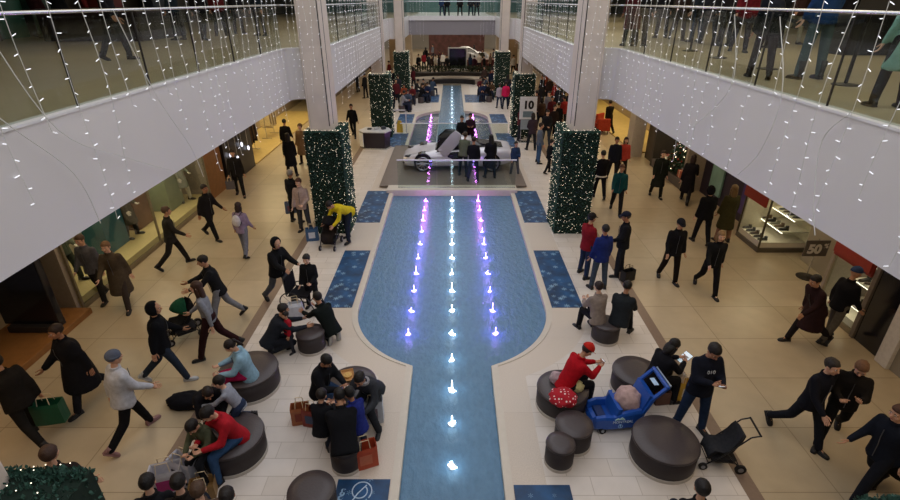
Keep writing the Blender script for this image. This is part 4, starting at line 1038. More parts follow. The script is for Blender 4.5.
# glass display case
t = E('display_case', (9.5, 13.45, 0), 0, 'lit glass display case of shoes at the shop corner', 'display case')
b = NB(); box(b, -.74, .72, -.62, .60, 0, .14, .01); put('base', b, M('#5d574c', .4), t)
b = NB(); box(b, -.70, .68, -.58, .56, .14, .30); put('platform', b, m_shelf, t)
b = NB(); box(b, .62, .68, -.58, .56, .3, 2.6); box(b, -.7, .68, .50, .56, .3, 2.6); put('back', b, M('#d9cfb4', .5), t)
for z, dx in ((.62, -.15), (.98, .1)):
    b = NB(); box(b, dx, .62, -.56, .50, z-.03, z); o_ = put('shelf', b, m_shelf, t); b = NB(); box(b, dx, dx+.02, -.56, .5, z-.045, z-.031); put('shelf_light', b, EM('#fff3d8', 5), o_)
b = NB()
for x, y in ((-.72, -.6), (.70, -.6), (-.72, .58)): box(b, x-.02, x+.02, y-.02, y+.02, .14, 2.7)
box(b, -.74, .72, -.62, .60, 2.66, 2.74); put('frame', b, M('#57503f', .4, .3), t)
b = NB(); box(b, -.72, -.715, -.6, .58, .3, 2.66); box(b, -.72, .70, -.605, -.60, .3, 2.66); put('glass', b, SHOPGLASS, t)
for zz, dx, n in ((.30, -.50, 5), (.62, .02, 5), (.98, .3, 4)):
    for k in range(n): shoe_on(Vector((9.5+dx, 13.45-.42+k*.21, zz)), R(80), shoec[(k*2+int(zz*10)) % 6], 'shoe displayed in the lit glass case at the shop corner', 'shoes in the glass case')
area((9.4, 13.45, 2.6), .9, .9, 16, (1, .87, .62), 'shop_light')
b = NB(); box(b, 8.66, 8.71, 12.9, 14.0, 1.35, 1.75); tag(put('banner', b, m_red), 'red banner above the lit glass display case', 'banner')
# purple dark store and tree display
shopwall(1, 9.4, 14.15, 18.0, M('#2a2233', .4, 0, 1.5, .5), name='wall_right_panel')
for i, (y, hx, lab) in enumerate(((14.8, '#4a3a72', 'purple poster panel on the dark right shop front'), (16.9, '#7fa79a', 'pale green poster panel on the dark right shop front'))):
    b = NB(); box(b, 9.33, 9.39, y-.4, y+.4, .3, 1.9); tag(put('poster_panel', b, M(hx, .4, 0, 2, .5)), lab, 'poster')
divider(1, 18.1); 
b = NB(); box(b, 8.7, 10.5, 18.2, 21.2, 0, .35, .01); S('window_9', b, M('#57504a', .4)); 
t = E('christmas_tree', (9.3, 19.4, .355), 0, 'decorated christmas tree with silver and white baubles in the right shop display', 'tree')
b = NB(); rnd = random.Random(5)
for k in range(2600):
    z = rnd.random()**1.3*1.9; r = .75*(1-z/2.05)*rnd.uniform(.75, 1.05); a = rnd.uniform(0, 2*PI); p = Vector((r*math.cos(a), r*math.sin(a), z+.1)); d = Vector((math.cos(a), math.sin(a), -.3+rnd.uniform(-.3, .3)))*.13; e = Vector((-math.sin(a), math.cos(a), rnd.uniform(-.5, .5)))*.035
    b.faces.new([b.verts.new(q) for q in (p-d*.4, p+e, p+d, p-e)])
f_ = put('foliage', b, M('#26422f', .7, 0, 5, .4), t); f_['kind'] = 'stuff'
b = NB(); cyl(b, (0, 0, 0), (0, 0, 1.9), .05, .01); put('trunk', b, M('#4a3524', .8), t)
for col, nm, em in (('#d9dbe0', 'silver_baubles', 0), ('#ffe9c0', 'tree_lights', 1), ('#a03a2c', 'red_baubles', 0)):
    b = NB()
    for k in range(70):
        z = rnd.random()*1.8; r = .78*(1-z/2.05); a = rnd.uniform(0, 2*PI); bmesh.ops.create_icosphere(b, subdivisions=1, radius=.045 if not em else .018, matrix=Matrix.Translation((r*math.cos(a), r*math.sin(a), z+.1)))
    o = put(nm, b, EM(col, 4) if em else M(col, .2, .6), t); o['kind'] = 'stuff'
for i, (x, y, hx) in enumerate(((8.95, 18.6, '#b05a40'), (8.95, 20.4, '#d8d2c4'), (9.2, 20.8, '#8e2f2a'), (9.0, 20.0, '#d0a070'))):
    b = NB(); box(b, -.17, .17, -.17, .17, 0, .26, .01); t_ = put('gift_box', b, M(hx, .5), None, (x, y, .355), .2*i); tag(t_, ('orange', 'white', 'red', 'tan')[i]+' gift box beside the christmas tree', 'box')
    b = NB(); box(b, -.175, .175, -.02, .02, 0, .265); put('ribbon', b, M('#e6dcc0', .4), t_)
area((9.5, 19.6, 3.7), 1.5, 2, 45, (1, .88, .65), 'shop_light')
divider(1, 21.3, mat=M('#3a352e', .5)); shopwall(1, 8.9, 21.4, 22.6, M('#4e463a', .5, 0, 2, .2))
b = NB(); box(b, 8.2, 8.75, 22.6, 23.3, 0, 4, .01); S('trim_95', b, M('#b5ada0', .5))
b = NB(); box(b, 8.62, 10.8, 23.3, 40.0, 0, .06); S('floor', b, m_goldfloor)
area((9.6, 27, 3.8), 1.8, 4, 110, (1, .80, .42), 'shop_light'); area((9.6, 34, 3.8), 1.8, 4, 110, (1, .80, .42), 'shop_light')
for k, (x, y) in enumerate(((8.1, 27.2), (8.1, 28.6), (8.1, 30.2))):
    t = E('red_armchair', (x, y, 0.001), R(40*k), 'red armchair outside the golden right shop, '+('nearest the camera', 'middle one', 'farthest')[k], 'chair', 'red armchairs at the right shop')
    b = NB(); box(b, -.32, .32, -.3, .3, .18, .42, .04); put('seat', b, cloth('#a5402f'), t)
    b = NB(); box(b, -.34, .34, -.36, -.24, .2, .85, .04); put('backrest', b, cloth('#a5402f'), t)
    for s in (-1, 1): b = NB(); box(b, *sorted((s*.30, s*.40)), -.3, .28, .18, .6, .03); put('armrest', b, cloth('#8f3527'), t)
    for sx in (-.28, .28):
        for sy in (-.25, .25): b = NB(); cyl(b, (sx, sy, 0), (sx, sy, .18), .02); put('leg', b, m_dark, t)
for y0, y1, hx in ((33.5, 38, '#4a3f34'), (40.1, 60, '#55493e')): shopwall(1, 8.7, y0, y1, M(hx, .5, 0, 1.5, .4))
# 50 sign on a stand
p = U(806, 277); t = E('sale_sign', p, 0, 'grey 50 sign on a round dark base outside the right shop', 'sign')
b = NB(); lathe(b, [(.24, 0), (.24, .012), (.03, .03)], 28); put('base', b, M('#2e2823', .3, .4), t)
b = NB(); cyl(b, (0, 0, .02), (0, 0, 1.1), .014); put('pole', b, m_steel, t)
b = NB(); box(b, -.30, .30, -.015, .015, .62, 1.06, .005); bo = put('board', b, M('#5b544f', .4), t)
letters('50', .34, '#d6d2cc', t, Matrix.Translation((-.05, -.018, .71)) @ Rx(90).to_4x4(), 'number'); letters('%', .16, '#d6d2cc', t, Matrix.Translation((.22, -.018, .86)) @ Rx(90).to_4x4(), 'percent_sign')
# ------------- middle distance things
t = E('kiosk_counter', U(376, 147), R(-12), 'dark purple black kiosk counter with white top beside the left hedge', 'counter'); t.scale = (.82,)*3
b = NB(); ring_loft(b, [[Vector((x*k, y*k, z)) for x, y in ((-.85, -.35), (-.45, -.7), (.8, -.55), (.95, .1), (.6, .6), (-.7, .5))] for z, k in ((0.08, .90), (1.0, 1.0))]); put('body', b, M('#241c26', .3, 0, 3, .2), t)
b = NB(); ring_loft(b, [[Vector((x*k, y*k, z)) for x, y in ((-.85, -.35), (-.45, -.7), (.8, -.55), (.95, .1), (.6, .6), (-.7, .5))] for z, k in ((1.0, 1.06), (1.06, 1.06))]); put('worktop', b, M('#c9ccd0', .3), t)
b = NB(); ring_loft(b, [[Vector((x*k, y*k, z)) for x, y in ((-.85, -.35), (-.45, -.7), (.8, -.55), (.95, .1), (.6, .6), (-.7, .5))] for z, k in ((0, 1.0), (.08, 1.0))]); put('plinth', b, m_steel, t)
b = NB(); box(b, -.22, .22, -.02, .02, .15, .95, .005); put('front_panel', b, M('#dfe4ea', .3), t, mat4=Matrix.Translation((-.67, -.56, 0)) @ Matrix.Rotation(R(-41), 4, 'Z'))
for i in range(3): b = NB(); box(b, -.1, .1, -.08, .08, 0, .06+.04*i, .005); o = put('tablet_stand', b, M(('#2b2d33', '#b8bcc4', '#3a3f48')[i], .4), None, t.location+Matrix.Rotation(R(-12), 3, 'Z')@Vector((-.25+.33*i, -.05+.08*i, .872)), .4*i); tag(o, ('black', 'silver', 'dark grey')[i]+' small gadget on the kiosk counter top', 'gadget')
t = E('floor_frame', U(400, 133), 0, 'white easel frame with a yellow caution card beside the left pool edge', 'sign')
b = NB()
for s in (-1, 1): box(b, s*.36-.03, s*.36+.03, -.03, .03, 0, 1.25)
box(b, -.39, .39, -.03, .03, 1.19, 1.25); box(b, -.39, .39, -.2, .2, 0, .03); put('frame', b, M('#d8d6d2', .4), t)
b = NB(); ring_loft(b, [[Vector((x*k, y, z)) for x, y in ((-.14, -.02), (.14, -.02), (.14, .02), (-.14, .02))] for z, k in ((.03, 1.25), (.45, 1.1), (.68, .6))]); put('caution_card', b, M('#d9b23a', .5), t)
t = E('number_sign', U(526, 142), 0, 'white sign with black number 10 in front of the right hedge', 'sign')
b = NB(); box(b, -.42, .42, -.02, .02, 1.15, 2.25, .01); put('board', b, M('#d5d6da', .5), t)
b = NB(); box(b, -.34, .34, -.03, -.02, .65, 1.14); put('lower_card', b, M('#8f9aa2', .5), t)
letters('10', .52, '#0d0d10', t, Matrix.Translation((0, -.025, 1.68)) @ Rx(90).to_4x4(), 'number')
b = NB(); box(b, -.25, .25, -.03, -.022, 1.25, 1.55); put('picture', b, M('#6d7f8a', .5), t)
b = NB(); cyl(b, (-.3, .02, 0), (-.3, .02, 1.2), .02); cyl(b, (.3, .02, 0), (.3, .02, 1.2), .02); box(b, -.4, .4, -.2, .2, 0, .03); put('stand', b, m_steel, t)
# far end: curved stone bench, planter, stage car, screen
b = NB(); n = 26
def arcband(b, cy, r0, r1, z0, z1, a0, a1, sy=.55):
    rows = []
    for i in range(n+1):
        a = R(lerp(a0, a1, i/n)); c, s_ = math.cos(a), math.sin(a)*sy
        rows.append([b.verts.new((r*c, cy+r*s_, z)) for r, z in ((r0, z0), (r0, z1), (r1, z1), (r1, z0))])
    for p_, q_ in zip(rows[:-1], rows[1:]):
        for i in range(4): b.faces.new((p_[i], p_[(i+1) % 4], q_[(i+1) % 4], q_[i]))
    b.faces.new(rows[0]); b.faces.new(rows[-1][::-1])
arcband(b, 44.8, 2.0, 4.2, 0, .42, 15, 165); S('trim_96', b, M('#a79a8b', .5, 0, 3, .1))
b = NB(); arcband(b, 44.4, 1.9, 2.05, -.08, .38, 15, 165); S('trim_97', b, M('#26211f', .5))
t = E('planter', (0, 48.9, 0), 0, 'long dark planter of low plants behind the curved stone bench', 'planter')
b = NB(); box(b, -4.2, 4.4, -.6, .6, 0, .5, .02); put('box', b, M('#2c2724', .6), t)
b = NB()
for k in range(1800):
    p = Vector((rnd.uniform(-4.1, 4.3), rnd.uniform(-.55, .55), .5+rnd.random()*.5)); d = Vector((rnd.uniform(-1, 1), rnd.uniform(-1, 1), rnd.uniform(0, 1))).normalized()*.2; e = Vector((rnd.uniform(-1, 1), rnd.uniform(-1, 1), 0))*.06
    b.faces.new([b.verts.new(q) for q in (p, p+d*.5+e, p+d, p+d*.5-e)])
o = put('plants', b, M('#2b3a24', .8, 0, 3, .4), t); o['kind'] = 'stuff'
b = NB(); box(b, -3.0, 3.4, -2.0, 2.0, 0, .35, .02); tag(put('stage', b, M('#cfcdd0', .3), None, (.9, 61, 0)), 'white low stage carrying the distant silver car', 'stage')
SC = sports_car
t = E('distant_car', (1.9, 61, .355), R(180), 'distant silver white saloon car on the white stage under the bridge', 'car')
b = NB(); rings = []
for x, w, z0, z1 in ((-2.2, .7, .3, .6), (-2.0, .88, .2, .75), (-1.0, .92, .2, .88), (-.5, .86, .2, 1.15), (0, .82, .2, 1.42), (.8, .82, .2, 1.42), (1.4, .86, .2, 1.15), (2.0, .88, .22, .95), (2.2, .75, .32, .85)):
    rings.append([Vector((x, y, z)) for y, z in ((-w, z0), (w, z0), (w*1.02, (z0+z1)*.5), (w*.8, z1), (-w*.8, z1), (-w*1.02, (z0+z1)*.5))])
ring_loft(b, rings); put('body', mesh_of(b, 'body', True), M('#d6d9de', .2, .3), t)
b = NB(); ring_loft(b, [[Vector((x, y, z)) for y, z in ((-w, .9), (w, .9), (w*.86, zz), (-w*.86, zz))] for x, w, zz in ((-.75, .84, 1.0), (-.1, .86, 1.36), (.9, .86, 1.36), (1.5, .84, 1.0))]); put('windows', b, M('#1a1d22', .1), t)
for sx in (-1.35, 1.35):
    for s in (-1, 1): b = NB(); wheel(b, (sx, s*.84, .33), .33, .2, (0, 1, 0)); put('wheel', b, M('#1c1c20', .6), t)
t = E('display_screen', (.55, 52.6, 0), 0, 'tall black screen totem between the bridge columns', 'screen')
b = NB(); box(b, -.95, .95, -.12, .12, .35, 2.35, .02); put('frame', b, M('#b9bcc2', .3), t); b = NB(); box(b, -.82, .82, -.135, -.12, .45, 2.25); put('screen', b, M('#0e0f13', .15), t); b = NB(); box(b, -1.0, 1.0, -.35, .35, 0, .35, .02); put('base', b, M('#c9c6c2', .4), t)
for x, w_, hx in ((-6.0, 1.1, '#8d7a62'), (-4.6, .8, '#b9ab98'), (5.0, .8, '#b9ab98'), (6.3, 1.1, '#8d7a62')):
    b = NB(); box(b, x-w_/2, x+w_/2, 56.0, 57.0, 0, 5, .02); S('trim_98', b, M(hx, .5, 0, 2, .1))
t = E('red_counter', (2.2, 55.3, 0), 0, 'dark red counter under the bridge on the right', 'counter')
b = NB(); box(b, -3.0, 2.2, -.5, .5, 0, .95, .03); put('body', b, M('#4a1e1e', .5), t); b = NB(); box(b, -3.1, 2.3, -.6, .6, .95, 1.02, .01); put('top', b, M('#6d3a34', .4), t)
b = NB(); box(b, -3.0, 4.2, 70, 70.3, 0, 2.5); tag(put('red_display', b, M('#64403c', .5, 0, 1.6, .9)), 'dark red shop display wall behind the distant car', 'display')
# ------------------------------------------------------------------ the people
BK = '#15151a'; NV = '#1b2233'; DG = '#2a2b30'; JN = '#2c3f5c'
def at(px, py, z=0): return U(px, py, z)
pp = person
# --- left concourse
pp(at(92, 402), 150, 'walk', 'person in dark black coat striding at far left under the balcony', 'coat', BK, '#1e1e24', '#2e1f18', 'short', fat=1.22)
pp(at(38, 440), 70, 'walk2', 'person in brown black jacket carrying a green bag at the left edge', 'jacket', '#1d1a18', '#1c1a19', '#1c1410', 'short', fat=1.1)
pp(at(138, 437), -35, 'walk', 'person in white jacket and grey beanie striding past on the left', 'puffer', '#b9bcc6', '#131316', '#333', None, hat='beanie', hatc='#5b6273', shoes='#8d6a68')
pp(at(172, 380), -65, 'walk2', 'person in black hooded jacket and jeans with pale shoes walking on the left', 'puffer', '#0f1116', '#27303f', '#120d0b', 'hood', shoes='#a9adb3')
pp(at(226, 322), 118, 'push', 'person in black jacket and grey trousers pushing the green handled stroller', 'jacket', '#1b1c1f', '#7a7c83', '#17110e', 'short')
pp(at(218, 354), 105, 'walk', 'woman in grey sweater and dark red tights behind the stroller', 'sweater', '#7e828c', '#2c1517', '#3b241a', 'long', fat=1.05)
pp(at(104, 300), 178, 'stroll', 'person in grey jacket nearest the left shop window', 'jacket', '#53535a', '#2b2928', '#4a3627', 'short')
pp(at(128, 306), -170, 'walk', 'person in olive brown coat walking beside the left shop window', 'coat', '#4a4136', '#3a3330', '#6b5038', 'short')
pp(at(178, 266), -60, 'walk', 'person in dark top passing the lit left shop window', 'jacket', '#2a2825', '#23201f', '#4c3829', 'short')
pp(at(214, 238), -110, 'walk2', 'person in long dark coat taking a wide step on the left', 'jacket', '#1f1d1f', '#1a191c', '#211612', 'short')
pp(at(241, 196), -165, 'stroll', 'man in dark jacket carrying a bag by the dark left shop panel', 'jacket', '#1d1b1b', '#1b1b1e', '#241812', 'short')
pp(at(247, 255), -10, 'stroll', 'child in lilac hoodie and grey trousers with pale backpack', 'hoodie', '#8d7d96', '#6f7280', '#2b1c18', 'bob', sc=.90, extra=('backpack_w',))
pp(at(297, 222), -20, 'stand', 'grey haired man in black jacket with shopping bag by left hedge', 'jacket', '#1a1b1f', '#1d1d22', '#9c9690', 'short')
pp(at(306, 232), 175, 'idle', 'person in pale pink jacket beside the left hedge', 'jacket', '#a8938c', '#3a3b40', '#4a2c20', 'short')
pp(at(293, 176), 10, 'stand', 'woman in long black coat in front of the golden left shop', 'coat', '#121216', '#1a1a1e', '#16100e', 'long', far=1)
pp(at(289, 158), 0, 'stroll', 'person in black behind the woman in the long black coat', 'jacket', '#121215', '#15151a', '#15100d', 'short', far=1)
pp(at(305, 164), 170, 'stand', 'person in brown fur coat outside the golden left shop', 'coat', '#7c6346', '#241c1a', '#5a3d26', 'curly', far=1, fat=1.1)
pp(at(354, 137), 178, 'walk', 'person in black sweatshirt walking beside the kiosk counter', 'hoodie', '#0f0f12', '#15161a', '#241812', 'short', far=1)
pp(at(350, 240), 140, 'bend', 'person in bright yellow jacket bending over the stroller', 'jacket', '#c9b322', '#1d2430', '#1b1210', 'short', mods=dict(arms=((16, 6, 40, 10), (22, 6, 30, 10))))
# group round the small ottoman C
pp(at(283, 302), -120, 'push', 'woman in long black hooded jacket standing over the wheelchair', 'puffer', '#141518', '#4b4f58', '#140f0d', 'hood', mods=dict(lean=8))
pp(at(273, 354), -60, 'kneelup', 'kneeling man in dark jacket facing the toddler in red', 'jacket', '#20242c', '#1b1e25', '#15100e', 'short')
pp(at(292, 351), 130, 'stand', 'toddler in red top standing at the small ottoman', 'sweater', '#a01f2c', '#2a2c35', '#1a1210', 'short', sc=.54, fat=1.35)
pp(at(333, 342), 50, 'kneelup', 'man in black kneeling on the right of the small ottoman', 'jacket', '#101615', '#15171a', '#120d0b', 'short', shoes='#26262a', sole='#9d9d98')
pp(at(314, 308), 176, 'idle', 'person in black padded jacket behind the small ottoman', 'puffer', '#17181b', '#1b1c20', '#15100d', 'short', sc=.80)
# group at ottoman D
pp(at(321, 391, .44), -115, 'sit', 'seated man in black jacket and jeans with phone left of the snack box', 'puffer', '#131419', '#2e4566', '#0f0c0b', 'short', sc=.97, mods=dict(hp=38))
pp(at(373, 392, .44), 165, 'sitwide', 'person in charcoal jacket crouched forward right of the snack box', 'jacket', '#33353a', '#26282d', '#16100e', 'short', extra=('scarf',), mods=dict(lean=40, hp=30))
pp(at(345, 448, .44), 14, 'sitwide', 'man seen from behind in black jacket on the front stool', 'puffer', '#111216', '#1b2232', '#0f0b0a', 'short', sc=1.0, mods=dict(lean=46, hp=34))
pp(at(359, 428, .44), 45, 'sit', 'person in bright blue jacket squeezed beside the man in black', 'jacket', '#232c73', '#24405e', '#100c0b', 'short', sc=.80)
pp(at(322, 431, .44), -10, 'sit', 'dark haired child in black left of the blue jacket', 'jacket', '#15161a', '#1c2230', '#1a1310', 'short', sc=.78)
# ottoman A
pp(at(249, 376, .44), 110, 'sitwide', 'girl in pale blue jacket and pink trousers on the big ottoman', 'jacket', '#86a9bd', '#a3194b', '#1c1210', 'pony', sc=.95, fat=1.05, mods=dict(lean=10, hp=40, legs=((98, 14, 95), (92, 14, 90))))
# ottoman B group
pp(at(240, 408, .48), 95, 'kneelup', 'child in grey sweater kneeling up on the ottoman', 'sweater', '#8b909c', '#27324a', '#120d0c', 'short', sc=.80, mods=dict(seat=.46, lean=25, legs=((30, 6, 120), (35, 8, 120))))
pp(at(236, 438, .44), 142, 'sit', 'man in red jacket and jeans on the big ottoman', 'jacket', '#a31d28', '#2f4a6e', '#14100f', 'short', mods=dict(lean=22, hp=36, legs=((84, 10, 80), (60, 4, 62))))
pp(at(210, 446, .44), 165, 'sit', 'child in camouflage jacket with orange sleeves beside the red jacket', 'jacket', '#4b4f3c', '#1d1f24', '#16100e', 'short', sc=.80, mods=dict(hp=45))
pp(at(208, 408, .30), -140, 'sit', 'person in black coat slumped by the ottoman edge', 'puffer', '#141317', '#17171b', '#1d1411', 'short', sc=.9, mods=dict(lean=50, hp=40, seat=.44))
# heads at the bottom edge
for px, py, lab, hc, col in ((148, 489, 'black haired person leftmost at the bottom edge', '#0e0b0b', '#1b1c20'), (179, 489, 'dark haired person second from left at the bottom edge', '#15100e', '#26221f'), (199, 497, 'brown haired person third from left at the bottom edge', '#4a3525', '#55443a'), (702, 497, 'dark haired person at the bottom edge below the stroller', '#14100e', '#17171b'), (228, 503, 'dark haired seated person fourth from left at the bottom edge', '#1a1412', '#2c2a2a')):
    z = 1.15 if px != 702 else 1.12
    q = U(px, py+4, z); q.z = 0
    pp(q, 20 if px < 400 else -10, 'sit', lab, 'jacket', col, '#1d2330', hc, 'short', mods=dict(lean=6, hp=8, arms=((8, 8, 30, 20), (8, 8, 30, 20))))
# --- right side inner zone
pp(at(583, 276), -60, 'idle', 'person in red jacket and dark cap by the right hedge', 'jacket', '#7f1a22', '#26324a', '#1a1310', 'short', hat='cap', hatc='#23201f')
pp(at(597, 288), 12, 'stand', 'person in blue jacket and jeans seen from behind by the pool mat', 'jacket', '#1e2b66', '#3b4552', '#16110f', 'short', sc=.98)
pp(at(618, 274), 75, 'idle', 'man in black jacket and cap with a black shoulder bag', 'jacket', '#17181c', '#22242a', '#332a24', 'short', hat='cap', hatc='#1d2130', fat=1.06)
pp(at(615, 213), 165, 'walk', 'person in teal jacket walking past the right hedge', 'jacket', '#174a50', '#1d1e22', '#5a3a2a', 'short')
pp(at(598, 198), 0, 'stroll', 'person in black with pale hem beside the right hedge', 'jacket', '#121216', '#17171b', '#16110f', 'short', far=1, extra=('trim',))
pp(at(611, 180), 170, 'stroll', 'man in navy jacket beside the coral jacket', 'jacket', '#181c28', '#1b1c20', '#1a120f', 'short', far=1)
pp(at(620, 178), 175, 'stroll', 'woman in coral jacket beside the right hedge', 'jacket', '#b5443b', '#26211f', '#2c1b14', 'bob', far=1, sc=.96)
pp(at(607, 133), 10, 'walk', 'person in black coat by the golden right shop', 'coat', '#17130f', '#15120f', '#1a120e', 'short', far=1)
pp(at(655, 197), 170, 'stroll', 'person in dark green coat passing the pale column', 'coat', '#1d211d', '#1b1c1b', '#2c2019', 'short')
pp(at(684, 202), -30, 'walk', 'person in black coat beside the christmas tree display', 'coat', '#17151a', '#1a181b', '#2b1c17', 'bob')
pp(at(699, 243), -5, 'stroll', 'man in black hooded jacket seen from behind before the dark shop', 'puffer', '#111114', '#16161a', '#0f0c0b', 'hood')
pp(at(721, 241), 0, 'stand', 'woman in olive jacket and bare legs beside the man in black', 'coat', '#3d3a22', '#8d6a55', '#6d5636', 'long')
pp(at(667, 281), 178, 'stroll', 'man in black with dark cap walking toward the camera', 'jacket', '#131317', '#1a1513', '#1d1613', 'short', hat='cap', hatc='#1c1d24')
pp(at(705, 292), 172, 'walk', 'fair haired woman in black walking toward the camera', 'jacket', '#16171a', '#131316', '#7c6244', 'bob', sc=.98)
pp(at(803, 343), 100, 'walk2', 'person in dark red brown coat leaning as they walk by the shop', 'coat', '#2b1a1c', '#1e1a1b', '#1b1310', 'short', mods=dict(lean=24, hp=20))
pp(at(826, 340), -80, 'stroll', 'man in black vest with blue cap and grey trousers by the shoe window', 'jacket', '#121217', '#5a554e', '#2a3350', 'none', hat='cap', hatc='#2b3a5c')
pp(at(795, 440), -165, 'walk', 'man in navy black jacket striding at right with grey hair', 'jacket', '#15161f', '#191c25', '#2b2523', 'short')
pp(at(826, 440), 145, 'walk2', 'person in dark brown jacket looking at a phone at right', 'jacket', '#1b1817', '#151517', '#6b4b35', 'short', mods=dict(arms=((24, 8, 90, 20), (20, 8, 80, 20)), hp=30))
pp(at(860, 494), 100, 'walk', 'person in dark blue jacket at the bottom right corner', 'jacket', '#161b27', '#181b24', '#4a2f22', 'short')
pp(at(893, 492), 105, 'walk2', 'person in black coat beside the right hedge corner', 'coat', '#17140f', '#161416', '#2a1d18', 'short')
# ottoman I, G, H, L
pp(at(566, 386, .44), -72, 'sitphone', 'person in red jacket and red cap looking down at a phone', 'jacket', '#a5101c', '#17181d', '#2a1d16', 'short', hat='cap', hatc='#b8271e')
pp(at(597, 320, .44), 18, 'sit', 'woman in beige jacket on the small ottoman seen from behind', 'jacket', '#8a7d74', '#17171b', '#2a1b15', 'bun', sc=.96, mods=dict(hp=5, lean=10))
pp(at(619, 322, .44), -32, 'sit', 'man in dark patterned jacket on the small ottoman seen from behind', 'puffer', '#22262a', '#15161a', '#15100e', 'short', mods=dict(lean=16))
pp(at(653, 382, .44), -70, 'sitphone', 'woman in black jacket holding a pale blue tablet', 'jacket', '#131318', '#15151a', '#14100e', 'bob', mods=dict(lean=20))
pp(at(688, 429), -176, 'phone', 'standing man in dark navy hoodie and jeans checking a phone', 'hoodie', '#151823', '#24344f', '#17110f', 'short', sc=1.05, extra=('chest', 'hoodback'), fat=1.1)
# --- around the car
pp(at(463, 178)+Vector((0, 0, .1)), -25, 'stand', 'person in olive jacket leaning into the white car', 'jacket', '#5c6152', '#1c1f26', '#3a2b20', 'short', far=1, mods=dict(lean=18))
pp(at(473, 184)+Vector((0, 0, .1)), 0, 'idle', 'man in black jacket watching at the side of the white car', 'jacket', '#15151b', '#1c2130', '#2c1c15', 'short', far=1)
pp(at(490, 180)+Vector((0, 0, .1)), 15, 'idle', 'woman in black coat beside the rear wheel of the car', 'coat', '#131318', '#1b2130', '#14100f', 'long', far=1, sc=.98)
q = U(462, 118, 1.75); q.z = .1; pp(q, 178, 'idle', 'person in black behind the raised car door', 'jacket', '#111115', '#17171b', '#15100e', 'short', far=1)
q = U(470, 118, 1.75); q.z = .1; q.y = 23.3; q.x = .85; pp(q, 178, 'cross', 'man in dark red black shirt behind the white car', 'jacket', '#2a1420', '#17171b', '#15100e', 'short', far=1)
pp(at(514, 176), -160, 'idle', 'child in patterned blue jacket behind the car tail', 'jacket', '#2b3d5e', '#55585f', '#1b1411', 'short', far=1, sc=.82)
pp(at(538, 163), -80, 'stand', 'man in grey hoodie and blue jeans right of the car', 'hoodie', '#5f6672', '#3d5678', '#2a1c16', 'short', far=1)
pp(at(548, 173), -70, 'stroll', 'child in black walking beside the right hedge', 'jacket', '#16171b', '#1a1b1f', '#1b120f', 'short', far=1, sc=.80)
# crowd right middle
cr = [(531, 150, 10, '#3a2f38', '#22252c', 'person in plum jacket left of the grey hoodie'), (545, 146, 170, '#1d1e22', '#2c3542', 'person in black jacket behind the grey hoodie'), (556, 136, -20, '#15151a', '#16161b', 'person in black coat close to the pillar on the right'),
      (562, 128, 30, '#7c2326', '#1b1c20', 'person in red jacket close behind the right pillar'), (547, 122, 160, '#6b6a70', '#22232a', 'person in grey top deep in the right crowd'), (540, 112, 20, '#1c1c21', '#1b1b20', 'person in black right of the number sign'),
      (557, 114, 0, '#202430', '#17181c', 'person in navy top deep in the right crowd'), (548, 103, 170, '#2b1f1c', '#15151a', 'person in brown jacket farthest in the right crowd'), (519, 140, -90, '#5a2a2c', '#2b2d33', 'person in maroon jacket in front of the second right hedge'), (570, 112, 15, '#d0ccc6', '#24262c', 'person in white top behind the right pillar')]
for px, py, h, tc, lc, lab in cr: pp(at(px, py), h, 'idle' if px % 2 else 'stand', lab, 'jacket', tc, lc, '#1a1310', 'short' if px % 3 else 'bob', far=1)
pp(at(505, 109), 5, 'stand', 'person in bright pink jacket near the far right hedge', 'jacket', '#c01f52', '#232a3c', '#1a1210', 'short', far=2)
pp(at(499, 108), 10, 'stand', 'person in pale jacket beside the bright pink jacket', 'jacket', '#a9a2a8', '#26324a', '#24170f', 'short', far=2, sc=.9)
pp(at(511, 106), -10, 'stand', 'person in navy jacket right of the bright pink jacket', 'jacket', '#1d2233', '#1d2533', '#17110f', 'short', far=2)
# far seated rows beside the far channel
cols = ['#17171c', '#2d3a55', '#5a2022', '#20242c', '#493a2c', '#1a1a1f', '#3a4454', '#6b6f7a', '#7c2a22', '#141418']
for s, rows in ((-1, ((428, 101), (421, 103), (413, 104), (432, 96), (424, 97), (416, 98), (409, 110), (402, 112), (405, 103))), (1, ((482, 101), (489, 102), (480, 95), (487, 94), (491, 99)))):
    for i, (px, py) in enumerate(rows):
        nm = ['navy', 'black', 'maroon', 'grey blue', 'brown', 'charcoal', 'slate', 'silver', 'rust']
        cc = ['#232c48', '#141418', '#5a1f24', '#3c4a5c', '#54402e', '#26272b', '#4a5566', '#85888f', '#84402a']
        t_ = U(px, py); x0 = t_.x
        st = E('low_stool', t_, 0, f'low dark stool under the person in {nm[i]} sitting beside the distant {"left" if s < 0 else "right"} channel', 'stool', None)
        st['label'] = f'low dark stool under the seated {nm[i]} jacket {"left" if s < 0 else "right"} of the far channel'
        b = NB(); lathe(b, [(.20, 0), (.22, .05), (.22, .40), (.19, .43)], 16); put('seat', b, m_leather, st)
        pp(t_, -90*(-s)*.6+random.uniform(-30, 30) if i % 2 else 178, 'sit', f'person in {nm[i]} jacket seated {"left" if s < 0 else "right"} of the far channel', 'jacket', cc[i], '#22293a', '#17110e', 'short', far=2)
# standing left far cluster by the hedge
for i, (px, py, tc, lab) in enumerate(((392, 112, '#17181c', 'person in black standing beside the second left hedge'), (399, 100, '#2a2b31', 'person in charcoal standing near the far left hedge'), (386, 98, '#3a3030', 'person in brown standing behind the second left hedge'), (366, 98, '#1b1c20', 'person in black far down the left concourse'), (358, 92, '#26262c', 'person in dark jacket farther down the left concourse'), (372, 90, '#4a2b2b', 'person in dark red far down the left concourse'))):
    pp(at(px, py), 20*i, 'stand', lab, 'jacket', tc, '#1c1f28', '#17110e', 'short', far=2)
